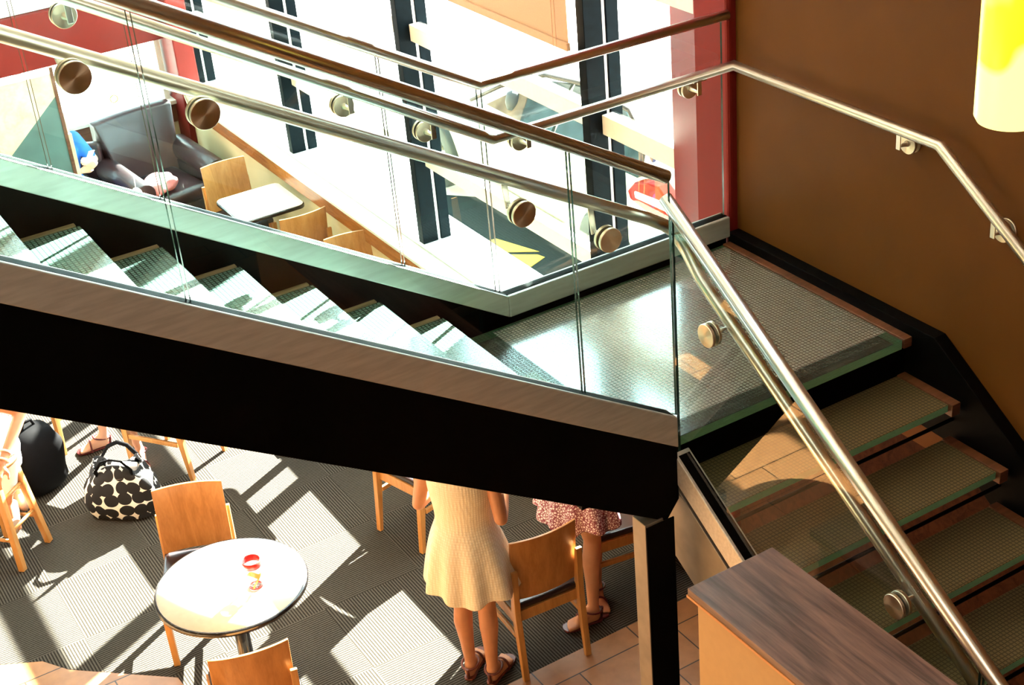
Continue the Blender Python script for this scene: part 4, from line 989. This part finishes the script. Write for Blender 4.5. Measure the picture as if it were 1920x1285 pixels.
# ------------------------------------------------------------------ car outside
car = thing('car', 'pale parked car outside the window with a red and white tail lamp', 'car', (6.6, 9.9, 0))
def cpt(x, y, z): return (x-6.6, y-9.9, z)
secs = [ # y, half width, z bottom, z belt, z top, top half width
 (7.62, .60, .35, .80, .86, .52), (7.72, .80, .26, .98, 1.04, .66), (8.05, .88, .22, 1.02, 1.28, .60), (8.5, .90, .20, 1.0, 1.40, .62), (9.2, .90, .20, .98, 1.45, .62), (9.8, .90, .20, .96, 1.38, .62),
 (10.25, .90, .20, .95, 1.18, .66), (10.6, .90, .20, .94, .98, .74), (11.3, .89, .20, .88, .91, .70), (11.8, .82, .22, .76, .80, .60), (12.0, .62, .32, .60, .64, .5)]
bm = bm_new(); rows = []
for y, hw, zb, zm, zt, tw in secs:
    prof = [(-hw*.85, zb), (-hw, zb+.10), (-hw*1.01, (zb+zm)/2), (-hw*.97, zm), (-tw, zt-.03), (-tw*.8, zt), (tw*.8, zt), (tw, zt-.03), (hw*.97, zm), (hw*1.01, (zb+zm)/2), (hw, zb+.10), (hw*.85, zb)]
    rows.append([bm.verts.new((x, y-9.9, z)) for x, z in prof])
for a, b in zip(rows[:-1], rows[1:]):
    for i in range(12): f = bm.faces.new((a[i], a[(i+1) % 12], b[(i+1) % 12], b[i])); f.smooth = True
bm.faces.new(rows[0]); bm.faces.new(rows[-1][::-1])
o = obj('body', bm, m_carpaint, car); md = o.modifiers.new('s', 'SUBSURF'); md.levels = 1; md.render_levels = 2
def car_side(name, pts, m, off=.012, th=.01):
    """polygon of (y,z) on the near side, following the tumblehome"""
    bm = bm_new(); A = []; B = []
    for y, z in pts:
        t = max(0, min(1, (z-.96)/.42)); x = -.885+.27*t-off
        A.append(bm.verts.new((x, y-9.9, z))); B.append(bm.verts.new((x+th+.05, y-9.9, z)))
    n = len(pts); bm.faces.new(A); bm.faces.new(B[::-1])
    for i in range(n): bm.faces.new((A[i], B[i], B[(i+1) % n], A[(i+1) % n]))
    return obj(name, bm, m, car)
car_side('side_window', [(10.35, 1.0), (10.12, 1.13), (9.86, 1.25), (9.82, 1.0)], m_litcarglass)
car_side('pillar', [(9.83, 1.0), (9.87, 1.25), (9.70, 1.32), (9.62, 1.0)], m_carglass)
car_side('side_window', [(9.62, 1.0), (9.70, 1.32), (9.40, 1.37), (9.40, 1.0)], m_carglass)
bm = bm_new(); lathe(bm, [(0, -.08), (.06, -.06), (.07, 0), (.05, .07), (0, .09)], 16); obj('head_restraint', bm, m_tyre, car, loc=(-.80, 10.02-9.9, 1.10))
car_side('side_window', [(9.35, 1.0), (9.35, 1.38), (8.7, 1.36), (8.35, 1.24), (8.25, 1.02)], m_carglass)
bm = bm_new(); tube(bm, [cpt(5.70, 10.55, .99), cpt(5.80, 10.2, 1.18), cpt(5.92, 9.7, 1.37), cpt(5.95, 9.2, 1.42), cpt(5.94, 8.6, 1.38), cpt(5.82, 8.15, 1.16)], .018, 8); obj('window_trim', bm, m_trim, car)
bm = bm_new(); prism(bm, [(8.02, .84), (8.24, .88), (8.27, .94), (8.18, 1.03), (8.02, 1.08), (7.90, 1.09), (7.72, .97), (7.66, .88), (7.76, .82)], 'x', 5.66, 5.78)
bmesh.ops.transform(bm, matrix=Matrix.Translation((-6.6, -9.9, 0)), verts=bm.verts); tl = obj('tail_lamp', bm, m_tail, car, bevel=.015, seg=3)
bm = bm_new(); prism(bm, [(8.16, .92), (8.17, .97), (7.82, 1.0), (7.74, .94)], 'x', 5.648, 5.70)
bmesh.ops.transform(bm, matrix=Matrix.Translation((-6.6, -9.9, 0)), verts=bm.verts); obj('white_lens', bm, m_lamp, tl, bevel=.01)
for yw in (11.22, 8.62):
    for xs in (5.70, 7.42):
        bm = bm_new(); lathe(bm, [(.20, -.02), (.31, -.02), (.325, .0), (.325, .16), (.31, .18), (.20, .18)], 40)
        wh = obj('wheel', bm, m_tyre, car, loc=(xs-6.6-.03, yw-9.9, .325), rot=(0, math.pi/2, 0))
        bm = bm_new(); lathe(bm, [(.0, -.0), (.05, -.01), (.05, .06), (0, .06)], 20); lathe(bm, [(.195, -.01), (.22, -.01), (.22, .05), (.195, .05)], 36)
        for k in range(7):
            q = 2*math.pi*k/7; c_, s_ = math.cos(q), math.sin(q); u = V((-s_, c_, 0))*.022; a = V((c_*.04, s_*.04, -.005)); b = V((c_*.205, s_*.205, -.01)); d = V((0, 0, .03))
            vs = [bm.verts.new(p) for p in (a-u*.8, a+u*.8, b+u*1.4, b-u*1.4, a-u*.8+d, a+u*.8+d, b+u*1.4+d, b-u*1.4+d)]
            for ff in ((0, 1, 2, 3), (4, 5, 6, 7), (0, 1, 5, 4), (1, 2, 6, 5), (2, 3, 7, 6), (3, 0, 4, 7)): bm.faces.new([vs[i] for i in ff])
        obj('rim', bm, m_rim, wh)
